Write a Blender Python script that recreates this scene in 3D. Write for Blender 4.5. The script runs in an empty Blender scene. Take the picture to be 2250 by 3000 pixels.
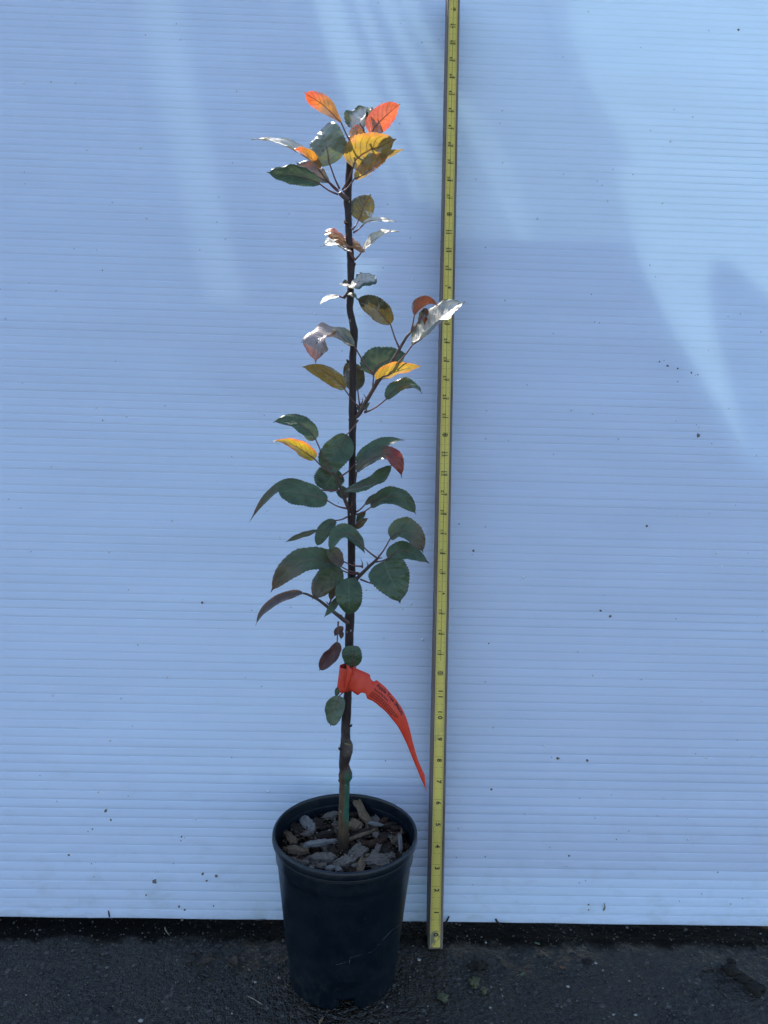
import bpy, bmesh, math, random
from mathutils import Vector, Matrix, noise
R = math.radians
random.seed(7)
scene = bpy.context.scene
COL = scene.collection

# ------------------------------------------------------------------ camera
FL, CY, CZ = 2251.8, -0.875, 0.650          # focal length in photo pixels, camera position
PITCH, YAW, ROLL = -0.14434, 0.02323, 0.02784
CAM = Vector((0, CY, CZ))
cf = Vector((math.sin(YAW)*math.cos(PITCH), math.cos(YAW)*math.cos(PITCH), math.sin(PITCH)))
r0 = Vector((math.cos(YAW), -math.sin(YAW), 0)); u0 = r0.cross(cf)
cr = r0*math.cos(ROLL) + u0*math.sin(ROLL); cu = u0*math.cos(ROLL) - r0*math.sin(ROLL)
cam_data = bpy.data.cameras.new('camera'); cam = bpy.data.objects.new('camera', cam_data); COL.objects.link(cam)
M = Matrix((cr, cu, -cf)).transposed().to_4x4(); M.translation = CAM
cam.matrix_world = M
cam_data.sensor_width = 36.0; cam_data.lens = 36.0*FL/3000.0
cam_data.clip_start = 0.01; cam_data.clip_end = 2000
scene.camera = cam

# ------------------------------------------------------------------ sun and sky
SUN = Vector((-0.328, 0.522, 0.788)).normalized()      # towards the sun: behind the panel, high, from the left
world = bpy.data.worlds.new('World'); scene.world = world; world.use_nodes = True
wn = world.node_tree.nodes; wl = world.node_tree.links
sky = wn.new('ShaderNodeTexSky'); sky.sky_type = 'NISHITA'; sky.sun_disc = False
sky.sun_elevation = math.asin(SUN.z); sky.sun_rotation = math.atan2(SUN.x, SUN.y)
sky.air_density = 1.0; sky.dust_density = 0.4; sky.ozone_density = 1.6
bg = wn['Background']; bg.inputs['Strength'].default_value = 0.15
wl.new(sky.outputs['Color'], bg.inputs['Color'])
sl = bpy.data.lights.new('sun', 'SUN'); sl.energy = 5.0; sl.angle = R(0.53); sl.color = (1.0, 0.95, 0.87)
so = bpy.data.objects.new('sun', sl); COL.objects.link(so)
so.rotation_euler = SUN.to_track_quat('Z', 'Y').to_euler(); so.location = SUN*5
vs = scene.view_settings; vs.view_transform = 'Standard'; vs.look = 'None'; vs.exposure = 1.24; vs.gamma = 1.0
vs.use_curve_mapping = False
scene.cycles.use_denoising = True
scene.cycles.max_bounces = 12; scene.cycles.transmission_bounces = 8; scene.cycles.diffuse_bounces = 6
scene.cycles.sample_clamp_indirect = 6.0

# ------------------------------------------------------------------ helpers
def ray(px, py):
    return cf + cr*((px-1125)/FL) + cu*((1500-py)/FL)
def at_y(px, py, y):
    d = ray(px, py); return CAM + d*((y-CY)/d.y)
def at_z(px, py, z):
    d = ray(px, py); return CAM + d*((z-CZ)/d.z)
LEAN = 0.27845
PU = Vector((0, math.sin(LEAN), math.cos(LEAN))); PN = Vector((0, -math.cos(LEAN), math.sin(LEAN)))
def on_panel(px, py, off=0.0):
    "local panel coordinates (x, s) seen at a photo point, off = metres in front of it"
    d = ray(px, py); t = (off-(CAM.dot(PN)))/d.dot(PN); P = CAM + d*t
    return P.x, P.dot(PU)

def mesh_obj(name, verts, faces, mat=None, parent=None, smooth=True, uvs=None):
    me = bpy.data.meshes.new(name); me.from_pydata([tuple(v) for v in verts], [], faces); me.update()
    if smooth:
        me.polygons.foreach_set('use_smooth', [True]*len(me.polygons))
    if uvs:
        ul = me.uv_layers.new(name='UVMap')
        for l in me.loops: ul.data[l.index].uv = uvs[l.vertex_index]
    o = bpy.data.objects.new(name, me); COL.objects.link(o)
    if mat: me.materials.append(mat)
    if parent: o.parent = parent
    return o
def link_copy(name, me, parent=None, loc=(0,0,0), rot=(0,0,0), sc=(1,1,1)):
    o = bpy.data.objects.new(name, me); COL.objects.link(o); o.parent = parent
    o.location = loc; o.rotation_euler = rot; o.scale = sc
    return o
def thing(name, label, cat, loc=(0,0,0), group=None):
    o = bpy.data.objects.new(name, None); COL.objects.link(o); o.location = loc; o.empty_display_size = 0.05
    return tag(o, label, cat, group)
def tag(o, label, cat, group=None):
    o['label'] = label; o['category'] = cat
    if group: o['group'] = group
    return o
def box(v0, v1):
    x0,y0,z0 = v0; x1,y1,z1 = v1
    v = [(x0,y0,z0),(x1,y0,z0),(x1,y1,z0),(x0,y1,z0),(x0,y0,z1),(x1,y0,z1),(x1,y1,z1),(x0,y1,z1)]
    f = [(0,3,2,1),(4,5,6,7),(0,1,5,4),(1,2,6,5),(2,3,7,6),(3,0,4,7)]
    return v, f
def catmull(pts, n):
    "resample a list of tuples with a Catmull-Rom spline, n steps per segment"
    out = []; P = [pts[0]] + list(pts) + [pts[-1]]
    for i in range(1, len(P)-2):
        a,b,c,d = P[i-1],P[i],P[i+1],P[i+2]
        for k in range(n):
            t = k/n
            out.append(tuple(0.5*((2*b[j]) + (c[j]-a[j])*t + (2*a[j]-5*b[j]+4*c[j]-d[j])*t*t + (3*b[j]-a[j]-3*c[j]+d[j])*t**3) for j in range(len(b))))
    out.append(tuple(pts[-1])); return out
def tube(pts, sides=10, rough=0.0, seed=0, cap=True):
    "pts = (x, y, z, radius); returns verts, faces"
    v, f = [], []; n = len(pts); up = None
    for i, p in enumerate(pts):
        a = Vector(pts[max(0,i-1)][:3]); b = Vector(pts[min(n-1,i+1)][:3]); t = (b-a)
        t = t.normalized() if t.length > 1e-9 else Vector((0,0,1))
        if up is None: up = t.orthogonal().normalized()
        s = t.cross(up).normalized(); up = s.cross(t).normalized()
        for k in range(sides):
            an = 2*math.pi*k/sides; dirv = up*math.cos(an) + s*math.sin(an)
            c = Vector(p[:3]); rr = p[3]
            if rough: rr *= 1 + rough*noise.noise((c + dirv*p[3]*1.5)*160 + Vector((seed,0,0)))
            v.append(c + dirv*rr)
    for i in range(n-1):
        for k in range(sides):
            k2 = (k+1) % sides
            f.append((i*sides+k, i*sides+k2, (i+1)*sides+k2, (i+1)*sides+k))
    if cap:
        f.append(tuple(reversed(range(sides)))); f.append(tuple(range((n-1)*sides, n*sides)))
    return v, f
def join(parts):
    V, F = [], []
    for v, f in parts:
        b = len(V); V += list(v); F += [tuple(i+b for i in q) for q in f]
    return V, F
def text_geo(body, size, align='CENTER'):
    "outline of a text as flat verts and faces"
    cu_ = bpy.data.curves.new('txt', 'FONT'); cu_.body = body; cu_.size = size; cu_.align_x = align; cu_.align_y = 'CENTER'
    cu_.resolution_u = 3; cu_.offset = size*0.028
    o = bpy.data.objects.new('txt', cu_); COL.objects.link(o)
    dg = bpy.context.evaluated_depsgraph_get(); me = bpy.data.meshes.new_from_object(o.evaluated_get(dg))
    v = [tuple(x.co) for x in me.vertices]; f = [tuple(p.vertices) for p in me.polygons]
    bpy.data.objects.remove(o); bpy.data.curves.remove(cu_); bpy.data.meshes.remove(me)
    return v, f

# ------------------------------------------------------------------ material helpers
class NT:
    def __init__(s, name):
        s.m = bpy.data.materials.new(name); s.m.use_nodes = True; s.t = s.m.node_tree; s.n = s.t.nodes; s.l = s.t.links
        s.n.clear(); s.out = s.n.new('ShaderNodeOutputMaterial')
    def add(s, ty, **kw):
        n = s.n.new(ty)
        for k, v in kw.items(): setattr(n, k, v)
        return n
    def put(s, sock, v):
        if isinstance(v, bpy.types.NodeSocket): s.l.new(v, sock)
        elif v is not None:
            try: sock.default_value = v
            except Exception: sock.default_value = (*v, 1.0)
    def coord(s, which='Object'):
        return s.add('ShaderNodeTexCoord').outputs[which]
    def mapping(s, vec, sc=(1,1,1), rot=(0,0,0)):
        n = s.add('ShaderNodeMapping'); s.put(n.inputs['Vector'], vec); n.inputs['Scale'].default_value = sc; n.inputs['Rotation'].default_value = rot
        return n.outputs[0]
    def noise(s, vec, scale, detail=4, rough=0.55, out='Fac'):
        n = s.add('ShaderNodeTexNoise'); s.put(n.inputs['Vector'], vec)
        n.inputs['Scale'].default_value = scale; n.inputs['Detail'].default_value = detail; n.inputs['Roughness'].default_value = rough
        return n.outputs[out]
    def voro(s, vec, scale, out='Distance', rnd=1.0):
        n = s.add('ShaderNodeTexVoronoi'); s.put(n.inputs['Vector'], vec); n.inputs['Scale'].default_value = scale; n.inputs['Randomness'].default_value = rnd
        return n.outputs[out]
    def ramp(s, fac, stops):
        n = s.add('ShaderNodeValToRGB'); s.put(n.inputs[0], fac); e = n.color_ramp.elements
        while len(e) < len(stops): e.new(0.5)
        for el, (p, c) in zip(e, stops):
            el.position = p; el.color = (*c, 1) if isinstance(c, (tuple, list)) else (c, c, c, 1)
        return n.outputs[0]
    def mix(s, fac, a, b, mode='MIX'):
        n = s.add('ShaderNodeMix', data_type='RGBA', blend_type=mode)
        s.put(n.inputs[0], fac); s.put(n.inputs[6], a); s.put(n.inputs[7], b); return n.outputs[2]
    def math(s, op, a, b=None, clamp=False):
        n = s.add('ShaderNodeMath', operation=op, use_clamp=clamp); s.put(n.inputs[0], a)
        if b is not None: s.put(n.inputs[1], b)
        return n.outputs[0]
    def sep(s, vec):
        n = s.add('ShaderNodeSeparateXYZ'); s.put(n.inputs[0], vec); return n.outputs
    def bump(s, h, strength=0.3, dist=0.001):
        n = s.add('ShaderNodeBump'); n.inputs['Strength'].default_value = strength; n.inputs['Distance'].default_value = dist
        s.put(n.inputs['Height'], h); return n.outputs[0]
    def pbr(s, col, rough=0.5, spec=0.5, normal=None, metal=0.0):
        n = s.add('ShaderNodeBsdfPrincipled'); s.put(n.inputs['Base Color'], col); s.put(n.inputs['Roughness'], rough)
        n.inputs['Specular IOR Level'].default_value = spec; n.inputs['Metallic'].default_value = metal
        if normal is not None: s.put(n.inputs['Normal'], normal)
        return n.outputs[0]
    def finish(s, shader):
        s.l.new(shader, s.out.inputs['Surface']); return s.m

# ------------------------------------------------------------------ materials of the setting
def gs(t, c, rgh, foot_shade, nrm):
    sh = t.pbr(c, t.math('ADD', rgh, t.math('MULTIPLY', foot_shade, 0.5), True), 0.35, nrm)
    t.put(sh.node.inputs['Specular IOR Level'], t.math('SUBTRACT', 0.35, t.math('MULTIPLY', foot_shade, 0.32))); return sh
def mat_ground():
    t = NT('wet_asphalt_soil'); p = t.coord()
    n1 = t.noise(p, 9, 5); n2 = t.noise(p, 180, 5, 0.7); n3 = t.voro(p, 420)
    c = t.mix(t.ramp(n1, [(0.38, 0), (0.62, 1)]), (0.0095, 0.0072, 0.0044), (0.031, 0.0235, 0.0155))
    c = t.mix(t.ramp(n2, [(0.4, 0), (0.75, 0.6)]), c, (0.060, 0.048, 0.034))
    g = t.ramp(t.voro(p, 260, 'Color'), [(0.86, 0), (0.93, 1)])
    c = t.mix(t.math('MULTIPLY', g, 0.75), c, (0.13, 0.108, 0.085))
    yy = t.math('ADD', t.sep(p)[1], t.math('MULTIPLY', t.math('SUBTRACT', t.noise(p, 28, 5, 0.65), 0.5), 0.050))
    foot_shade = t.ramp(t.math('ADD', yy, 0.5), [(0.462, 0), (0.478, 0.92)])  # dark strip painted in for the shade along the sheet's foot
    c = t.mix(foot_shade, c, (0.0045, 0.0040, 0.0032))
    h = t.math('ADD', t.math('ADD', t.math('MULTIPLY', n2, 0.7), t.math('MULTIPLY', n3, -0.6)), t.math('MULTIPLY', t.voro(p, 150), -1.3))
    rgh = t.ramp(n1, [(0.35, 0.20), (0.65, 0.52)])
    return t.finish(gs(t, c, rgh, foot_shade, t.bump(h, 1.0, 0.0042)))
def mat_skin(name, refl, trans, gloss, dirt):
    t = NT(name); p = t.coord()
    # faint cloudiness of the plastic, scattered dirt specks
    cl = t.noise(t.mapping(p, (1.5, 1, 6)), 3, 3)
    rc = t.mix(t.ramp(cl, [(0.3, 0), (0.7, 1)]), tuple(x*0.92 for x in refl), refl)
    if dirt:
        sp = t.voro(t.mapping(p, (1, 0.02, 1)), 55, 'Distance'); sc = t.voro(t.mapping(p, (1, 0.02, 1)), 55, 'Color')
        s1 = t.math('MULTIPLY', t.math('LESS_THAN', sp, 0.055), t.math('GREATER_THAN', t.sep(sc)[0], 0.80))
        z = t.sep(p)[2]; low = t.ramp(z, [(0.0, 1.0), (0.10, 0.35), (0.35, 0.0)])
        sm = t.ramp(t.noise(t.mapping(p, (1, 1, 2.2)), 22, 6, 0.7), [(0.52, 0), (0.75, 1)])
        rc = t.mix(t.math('MULTIPLY', s1, 0.8), rc, (0.09, 0.08, 0.065))
        rc = t.mix(t.math('MULTIPLY', t.math('MULTIPLY', sm, low), 0.6), rc, (0.24, 0.23, 0.20))
        edge = t.ramp(z, [(0.0, 1.0), (0.022, 0.5), (0.035, 0.0)])
        e2 = t.ramp(t.noise(t.mapping(p, (1, 1, 5)), 45, 5, 0.7), [(0.45, 0), (0.62, 1)])
        rc = t.mix(t.math('MULTIPLY', t.math('MULTIPLY', e2, edge), 0.35), rc, (0.30, 0.30, 0.28))
    d = t.add('ShaderNodeBsdfDiffuse'); t.put(d.inputs['Color'], rc)
    tr = t.add('ShaderNodeBsdfTranslucent'); t.put(tr.inputs['Color'], trans)
    a = t.add('ShaderNodeAddShader'); t.l.new(d.outputs[0], a.inputs[0]); t.l.new(tr.outputs[0], a.inputs[1])
    if not gloss: return t.finish(a.outputs[0])
    g = t.add('ShaderNodeBsdfGlossy'); g.inputs['Roughness'].default_value = 0.38; t.put(g.inputs['Color'], (1, 1, 1))
    b = t.bump(t.noise(t.mapping(p, (0.6, 1, 1)), 60, 3), 0.08, 0.002)
    t.put(g.inputs['Normal'], b)
    f = t.add('ShaderNodeFresnel'); f.inputs['IOR'].default_value = 1.38
    m = t.add('ShaderNodeMixShader'); t.put(m.inputs[0], f.outputs[0]); t.l.new(a.outputs[0], m.inputs[1]); t.l.new(g.outputs[0], m.inputs[2])
    return t.finish(m.outputs[0])
def mat_plain(name, col, rough=0.6, spec=0.4, var=0.25, sc=40, bump=0.2, bd=0.001):
    t = NT(name); p = t.coord(); n = t.noise(p, sc, 5, 0.6)
    c = t.mix(t.ramp(n, [(0.3, 0), (0.7, 1)]), tuple(x*(1-var) for x in col), tuple(min(1, x*(1+var)) for x in col))
    return t.finish(t.pbr(c, rough, spec, t.bump(n, bump, bd)))

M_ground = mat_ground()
M_front = mat_skin('white_corrugated_plastic_front', (0.515, 0.542, 0.640), (0.30, 0.37, 0.38), True, True)
M_back = mat_skin('white_corrugated_plastic_back', (0.48, 0.52, 0.56), (0.36, 0.43, 0.42), False, False)
M_rib = mat_skin('white_corrugated_plastic_rib', (0.45, 0.50, 0.55), (0.32, 0.36, 0.38), False, False)

# ------------------------------------------------------------------ ground
POT = Vector((-0.0149, -0.0740, 0)); POTH = 0.1734; POTR = 0.08125
def ground_h(x, y):
    v = Vector((x, y, 0))
    h = 0.0022*noise.noise(v*9) + 0.0016*noise.noise(v*31+Vector((5,1,0))) + 0.0011*noise.noise(v*95) + 0.0008*noise.noise(v*240)
    d = max(0.0, min(1.0, (y + 0.020 + 0.004*noise.noise(Vector((x*14, 0, 2))))/0.014)); d = d*d*(3-2*d)
    return h - 0.004*d
def build_ground():
    xs = [-500, -60, -8, -2.0] + [-0.95+0.0065*i for i in range(293)] + [2.0, 8, 60, 500]
    ys = [-500, -60, -8, -2.0, -0.9] + [-0.34+0.0060*i for i in range(68)] + [0.3, 0.8, 3, 10, 60, 500]
    V, F = [], []
    for y in ys:
        for x in xs:
            inside = -0.96 < x < 0.97 and -0.345 < y < 0.08
            V.append((x, y, ground_h(x, y) - 0.001 if inside else -0.0012))
    n = len(xs)
    for j in range(len(ys)-1):
        for i in range(n-1):
            F.append((j*n+i, j*n+i+1, (j+1)*n+i+1, (j+1)*n+i))
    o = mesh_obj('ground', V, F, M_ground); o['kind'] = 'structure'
    return o
build_ground()

# loose grit on the ground, far too many to count
def build_grit():
    t = NT('grit_stone'); g = t.add('ShaderNodeNewGeometry').outputs['Random Per Island']
    c = t.ramp(g, [(0.0, (0.03, 0.027, 0.022)), (0.45, (0.07, 0.06, 0.05)), (0.85, (0.11, 0.092, 0.07)), (0.97, (0.17, 0.15, 0.12)), (1.0, (0.34, 0.32, 0.28))])
    m = t.finish(t.pbr(c, 0.6, 0.5))
    ico = bmesh.new(); bmesh.ops.create_icosphere(ico, subdivisions=1, radius=1)
    iv = [v.co.copy() for v in ico.verts]; iff = [tuple(v.index for v in f.verts) for f in ico.faces]; ico.free()
    V, F = [], []; rnd = random.Random(3)
    for i in range(5200):
        x = rnd.uniform(-0.75, 0.8); y = rnd.uniform(-0.30, 0.02)
        d = 1.0 if rnd.random() < 0.93 else 1.8
        s = rnd.uniform(0.0004, 0.0012)*d
        if (x-POT.x)**2 + (y-POT.y)**2 < 0.064**2: continue
        mt = Matrix.Rotation(rnd.uniform(0, 6.28), 3, (rnd.random(), rnd.random(), rnd.random()+0.1))
        b = len(V); z = ground_h(x, y) - 0.001 + s*0.3; e = (rnd.uniform(0.7, 1.5), rnd.uniform(0.7, 1.2), rnd.uniform(0.5, 0.9))
        for q in iv:
            w = mt @ Vector((q.x*e[0], q.y*e[1], q.z*e[2])); V.append((x+w.x*s, y+w.y*s, z+w.z*s))
        F += [tuple(k+b for k in f) for f in iff]
    o = mesh_obj('ground_grit', V, F, m, smooth=False); o['kind'] = 'stuff'
    o['label'] = 'fine loose grit scattered over the dark ground'; o['category'] = 'grit'
build_grit()

# ------------------------------------------------------------------ corrugated plastic panel (twin wall, horizontal flutes)
RIB = 0.0108; S0 = 0.006; NR = 126; X0, X1 = -1.22, 1.22; TH = 0.0095
panel = thing('corrugated_panel', 'large white corrugated plastic sheet with horizontal flutes leaning behind the potted tree', 'panel')
panel.rotation_euler = (-LEAN, 0, 0)
def skin_y(x, s):
    "slow waviness of the sheet"
    return 0.0016*noise.noise(Vector((x*2.1, s*2.6, 3.3))) + 0.0006*noise.noise(Vector((x*7, s*9, 1.3)))*max(0.15, 1-s*2)
def build_panel():
    rnd = random.Random(11)
    prof = [(0.0, 0.00030), (0.055, 0.00010), (0.11, -0.00003), (0.30, -0.00012), (0.55, -0.00016), (0.80, -0.00010), (0.90, -0.00002), (0.95, 0.00012)]
    nx = 61; xs = [X0+(X1-X0)*i/(nx-1) for i in range(nx)]
    V, F = [], []; rows = 0
    for r in range(NR):
        deep = rnd.uniform(0.9, 2.3); bul = rnd.uniform(0.4, 2.2); tilt = rnd.uniform(-0.00007, 0.00007)
        for (u, d) in prof:
            s = S0 + (r+u)*RIB
            for x in xs:
                edge = 0.0
                if s < 0.034:   # worn, slightly crushed bottom edge
                    edge = 0.0022*noise.noise(Vector((x*16, s*60, 7)))*(1-(s-S0)/0.030)
                V.append((x, (d*deep if d > 0 else d*bul) + tilt*(u-0.5)*2 + skin_y(x, s) + edge, s))
            rows += 1
    s = S0 + NR*RIB
    for x in xs: V.append((x, skin_y(x, s), s))
    rows += 1
    for j in range(rows-1):
        for i in range(nx-1):
            F.append((j*nx+i, j*nx+i+1, (j+1)*nx+i+1, (j+1)*nx+i))
    mesh_obj('front_skin', V, F, M_front, panel)
    # back skin
    V, F = [], []; ns = 40
    for j in range(ns+1):
        s = S0 + NR*RIB*j/ns
        for x in xs: V.append((x, TH + skin_y(x, s), s))
    for j in range(ns):
        for i in range(nx-1): F.append((j*nx+i, (j+1)*nx+i, (j+1)*nx+i+1, j*nx+i+1))
    mesh_obj('back_skin', V, F, M_back, panel)
    # one web between every two flutes, sharing mesh data
    n2 = 31; v, f = [], []
    for i in range(n2):
        x = X0 + (X1-X0)*i/(n2-1)
        for (y, z) in ((0.0006, -0.0003), (TH-0.0004, -0.0003), (TH-0.0004, 0.0003), (0.0006, 0.0003)): v.append((x, y, z))
    for i in range(n2-1):
        for k in range(4): f.append((i*4+k, (i+1)*4+k, (i+1)*4+(k+1) % 4, i*4+(k+1) % 4))
    first = mesh_obj('rib', v, f, M_rib, panel, smooth=False); first.location = (0, 0.0002, S0+0.0004)
    for r in range(1, NR+1):
        s = S0 + r*RIB
        link_copy('rib', first.data, panel, (0, 0.0002, s if r < NR else s-0.0005))
build_panel()

# water drops and mud on the sheet
M_drop = None
def mat_drop():
    t = NT('water_drop'); g = t.add('ShaderNodeBsdfPrincipled')
    g.inputs['Base Color'].default_value = (0.88, 0.92, 0.97, 1); g.inputs['Roughness'].default_value = 0.10  # whitish base puts the glint into the drop colour
    g.inputs['Transmission Weight'].default_value = 0.35; g.inputs['IOR'].default_value = 1.33
    return t.finish(g.outputs[0])
def blob_mesh(name, seed, mat, flat=0.45, rough=0.25, sub=2):
    bm = bmesh.new(); bmesh.ops.create_icosphere(bm, subdivisions=sub, radius=1)
    for v in bm.verts:
        k = 1 + rough*noise.noise(v.co*1.4 + Vector((seed*3.1, 0, 0))) + rough*0.5*noise.noise(v.co*3.5 + Vector((seed, 2, 0)))
        v.co *= k; v.co.y *= flat
        if v.co.y > 0: v.co.y *= 0.15
    me = bpy.data.meshes.new(name); bm.to_mesh(me); bm.free(); me.materials.append(mat)
    for p in me.polygons: p.use_smooth = True
    return me
def build_spots():
    rnd = random.Random(21); drop = mat_drop()
    meshes = [blob_mesh('water_drop', i, drop, 0.5, 0.12) for i in range(4)]
    spots = [(118,2271),(168,2347),(1945,2338),(2203,2216),(2040,1244),(2215,1335),(2077,1502),(1980,1508),(2100,1620),(2115,1660),(2190,1620),(372,1221),(152,1368),(92,1616),(321,1618),(255,440),(150,240),(820,1575),(1205,1770),(1180,1785),(1125,1870),(1745,2395),(940,720),(430,640),(660,700),(1575,640),(1480,880),(1490,1290),(1270,1720)]
    while len(spots) < 105:
        p = (rnd.uniform(10, 2240), rnd.uniform(10, 2500))
        if all((p[0]-q[0])**2 + (p[1]-q[1])**2 > 60**2 for q in spots): spots.append(p)
    for (px, py) in spots:
        x, s = on_panel(px, py); k = rnd.choice([0.0010, 0.0012, 0.0014, 0.0017])
        link_copy('water_drop', rnd.choice(meshes), panel, (x, skin_y(x, s)-0.0002, s), (0, rnd.uniform(0, 6), 0), (k, k, k*rnd.uniform(0.9, 1.25)))
    mud = mat_plain('dried_mud', (0.17, 0.145, 0.11), 0.85, 0.2, 0.4, 300)
    mm = [blob_mesh('mud_splash', 10+i, mud, 0.35, 0.55) for i in range(5)]
    big = [(2045,1276,8),(1895,1541,4.5),(1788,1805,5),(1760,1789,4),(1634,2222,5),(1720,2228,5),(1440,2313,4),(1387,1613,5),(593,1765,5),(1932,1060,3.5),(1955,1072,4),(1985,1080,4),(2025,1092,4),(2044,1098,2.5),(1945,1056,2),(2163,88,6),(300,792,3),(302,1232,3),(310,2375,5),(202,2505,4),(258,2436,2),(271,2429,2.5),(325,2402,3.5),(455,2578,4),(532,2451,3),(530,2462,2),(428,2622,3.5),(525,2655,4),(541,2665,4),(534,2694,4.5),(626,2653,3.5),(1697,2586,2.5),(1422,2510,2),(1667,2507,4),(1724,2665,2.5),(1724,2650,3),(1990,2640,2),(2140,2648,2.5),(594,2560,4),(634,2566,5),(606,2580,3.5),(452,2583,6)]
    for (px, py, k) in big:
        x, s = on_panel(px, py); k *= 0.00034
        link_copy('mud_splash', rnd.choice(mm), panel, (x, skin_y(x, s)-0.0002, s), (0, rnd.uniform(0, 6), 0), (k, k*0.8, k*rnd.uniform(0.7, 1.3)))
    for i in range(45):     # a finer spatter, denser towards the ground
        px = rnd.uniform(5, 2245); py = 2690 - abs(rnd.gauss(0, 320)) if rnd.random() < 0.6 else rnd.uniform(20, 2690)
        x, s = on_panel(px, py)
        if s < 0.012: continue
        k = rnd.uniform(0.0003, 0.0008)
        link_copy('mud_splash', rnd.choice(mm), panel, (x, skin_y(x, s)-0.0001, s), (0, rnd.uniform(0, 6), 0), (k, k*0.7, k*rnd.uniform(0.8, 1.6)))
build_spots()

# ------------------------------------------------------------------ unseen blockers added behind the sheet to shape its light
M_blocker_wood = mat_plain('blocker_wood', (0.20, 0.17, 0.13), 0.8, 0.2, 0.3, 18)
def mat_half_clear():  # part clear material for the added sheet, lets some sun through
    t = NT('half_clear_blocker'); d = t.pbr((0.05, 0.09, 0.06), 0.7, 0.3); q = t.add('ShaderNodeBsdfTransparent')
    m = t.add('ShaderNodeMixShader'); m.inputs[0].default_value = 0.62; t.l.new(d, m.inputs[1]); t.l.new(q.outputs[0], m.inputs[2])
    return t.finish(m.outputs[0])
M_half_clear = mat_half_clear()
M_blocker_stem = mat_plain('blocker_stem', (0.06, 0.10, 0.04), 0.5, 0.4, 0.3, 20)
YF = 0.62
def blocker_pt(px, py, y=YF):
    x, s = on_panel(px, py); P = Vector((x, 0, 0)) + PU*s - PN*TH
    t = (y-P.y)/SUN.y; return P + SUN*t
def build_behind():
    # added unseen board, cut to shape the shade on the sheet
    b = thing('board_blocker', 'added unseen board close behind the corrugated sheet, cut to shape its shade', 'board')
    b.rotation_euler = (-LEAN, 0, 0)
    poly = [on_panel(*p) for p in ((1120,702),(1838,704),(1895,820),(1960,950),(2050,1110),(2180,1345),(2330,1420),(2420,2550),(1120,2550))]
    k = len(poly); v = [(x, TH+0.0055, q) for x, q in poly] + [(x, TH+0.0125, q) for x, q in poly]
    f = [tuple(range(k)), tuple(range(2*k-1, k-1, -1))] + [(i, i+k, (i+1) % k+k, (i+1) % k) for i in range(k)]
    mesh_obj('blocker_plank', v, f, M_blocker_wood, b, smooth=False)
    # fence added to shade the left of the sheet, gaps cut for light bands
    fence = thing('fence_blocker', 'added unseen slatted fence blocking sun behind the left of the sheet', 'fence')
    def board(x0a, x1a, x0b, x1b, z0, z1):  # one slat of the added fence
        v = []
        for y in (YF, YF+0.005):
            v += [(x0b, y, z0), (x1b, y, z0), (x1a, y, z1), (x0a, y, z1)]
        f = [(0,1,2,3),(7,6,5,4),(0,4,5,1),(1,5,6,2),(2,6,7,3),(3,7,4,0)]
        mesh_obj('blocker_fence_board', v, f, M_blocker_wood, fence, smooth=False)
    # gaps given by where their light bands fall on the sheet (top and bottom photo points, half width mm)
    gaps = [((300,0),(440,800),0.8), ((322,0),(462,800),0.8), ((408,0),(588,800),1.5), ((432,0),(614,800),1.8), ((456,0),(640,800),2.0), ((480,0),(664,800),2.0), ((505,0),(688,800),1.8), ((530,0),(712,800),1.4),
            ((640,0),(800,800),0.9), ((665,0),(826,800),1.1), ((690,0),(850,800),0.9), ((790,0),(930,800),1.0), ((815,0),(955,800),1.2)]
    L = -1.75; zt, zb = 1.70, 0.0
    def xz(p):
        q = blocker_pt(*p); return q.x, q.z
    la = lb = L
    for a, b_, hw in gaps:
        (xa, za), (xb, zb_) = xz(a), xz(b_); k = (xb-xa)/(zb_-za)
        xt = xa + k*(zt-za); xbm = xa + k*(zb-za); hw *= 0.0019
        board(la, xt-hw, lb, xbm-hw, zb, zt); la, lb = xt+hw, xbm+hw
    e = blocker_pt(905, 0); e2 = blocker_pt(1120, 430); k = (e2.x-e.x)/(e2.z-e.z)
    board(la, e.x + k*(zt-e.z), lb, lb+0.10, zb, zt)
    zr = blocker_pt(700, 860).z
    for z, hz in ((0.20, 0.07), (zr-0.30, 0.30)):
        v, f = box((L, YF+0.0052, z), (-0.30, YF+0.030, z+hz)); mesh_obj('blocker_fence_rail', v, f, M_blocker_wood, fence, smooth=False)
    # unseen leaf shapes added to shade the middle and right
    plant = thing('leaf_blocker', 'added unseen leaf shapes casting shade on the middle and right of the sheet', 'plant', (0.35, YF+0.1, 0))
    dense = mat_plain('blocker_leaf', (0.06, 0.095, 0.04), 0.5, 0.4, 0.3, 20)
    YB = 0.47
    net = thing('sheet_blocker', 'added unseen half clear sheet dimming the sun beside the measuring stick', 'net', (0.25, YB, 0))  # sheet added to give a mid-tone patch on the panel
    def leaf(poly, y, m=None, owner=None, name='leaf'):  # each outline is a shade patch traced back along the sun
        owner = owner or plant
        pts = [blocker_pt(px, py, y) for px, py in poly]; c = sum(pts, Vector())/len(pts)
        V = [p + Vector((0, 0.004*math.sin((p.x-c.x)*14), 0)) for p in pts]; k = len(V)
        V += [p + Vector((0, 0.003, 0)) for p in V[:k]]
        F = [tuple(range(k)), tuple(range(2*k-1, k-1, -1))] + [(i, i+k, (i+1) % k+k, (i+1) % k) for i in range(k)]
        o = mesh_obj(name, [p-owner.location for p in V], F, m or dense, owner, smooth=False)
    # mid-tone area right of the ruler
    leaf([(1300,-80),(1640,-80),(1668,80),(1700,190),(1752,290),(1800,370),(1838,440),(1806,452),(1796,480),(1812,560),(1838,640),(1868,720),(1562,720),(1556,690),(1540,620),(1500,495),(1455,410),(1400,330),(1335,240),(1300,200)], YB, M_half_clear, net, 'blocker_sheet')
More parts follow.
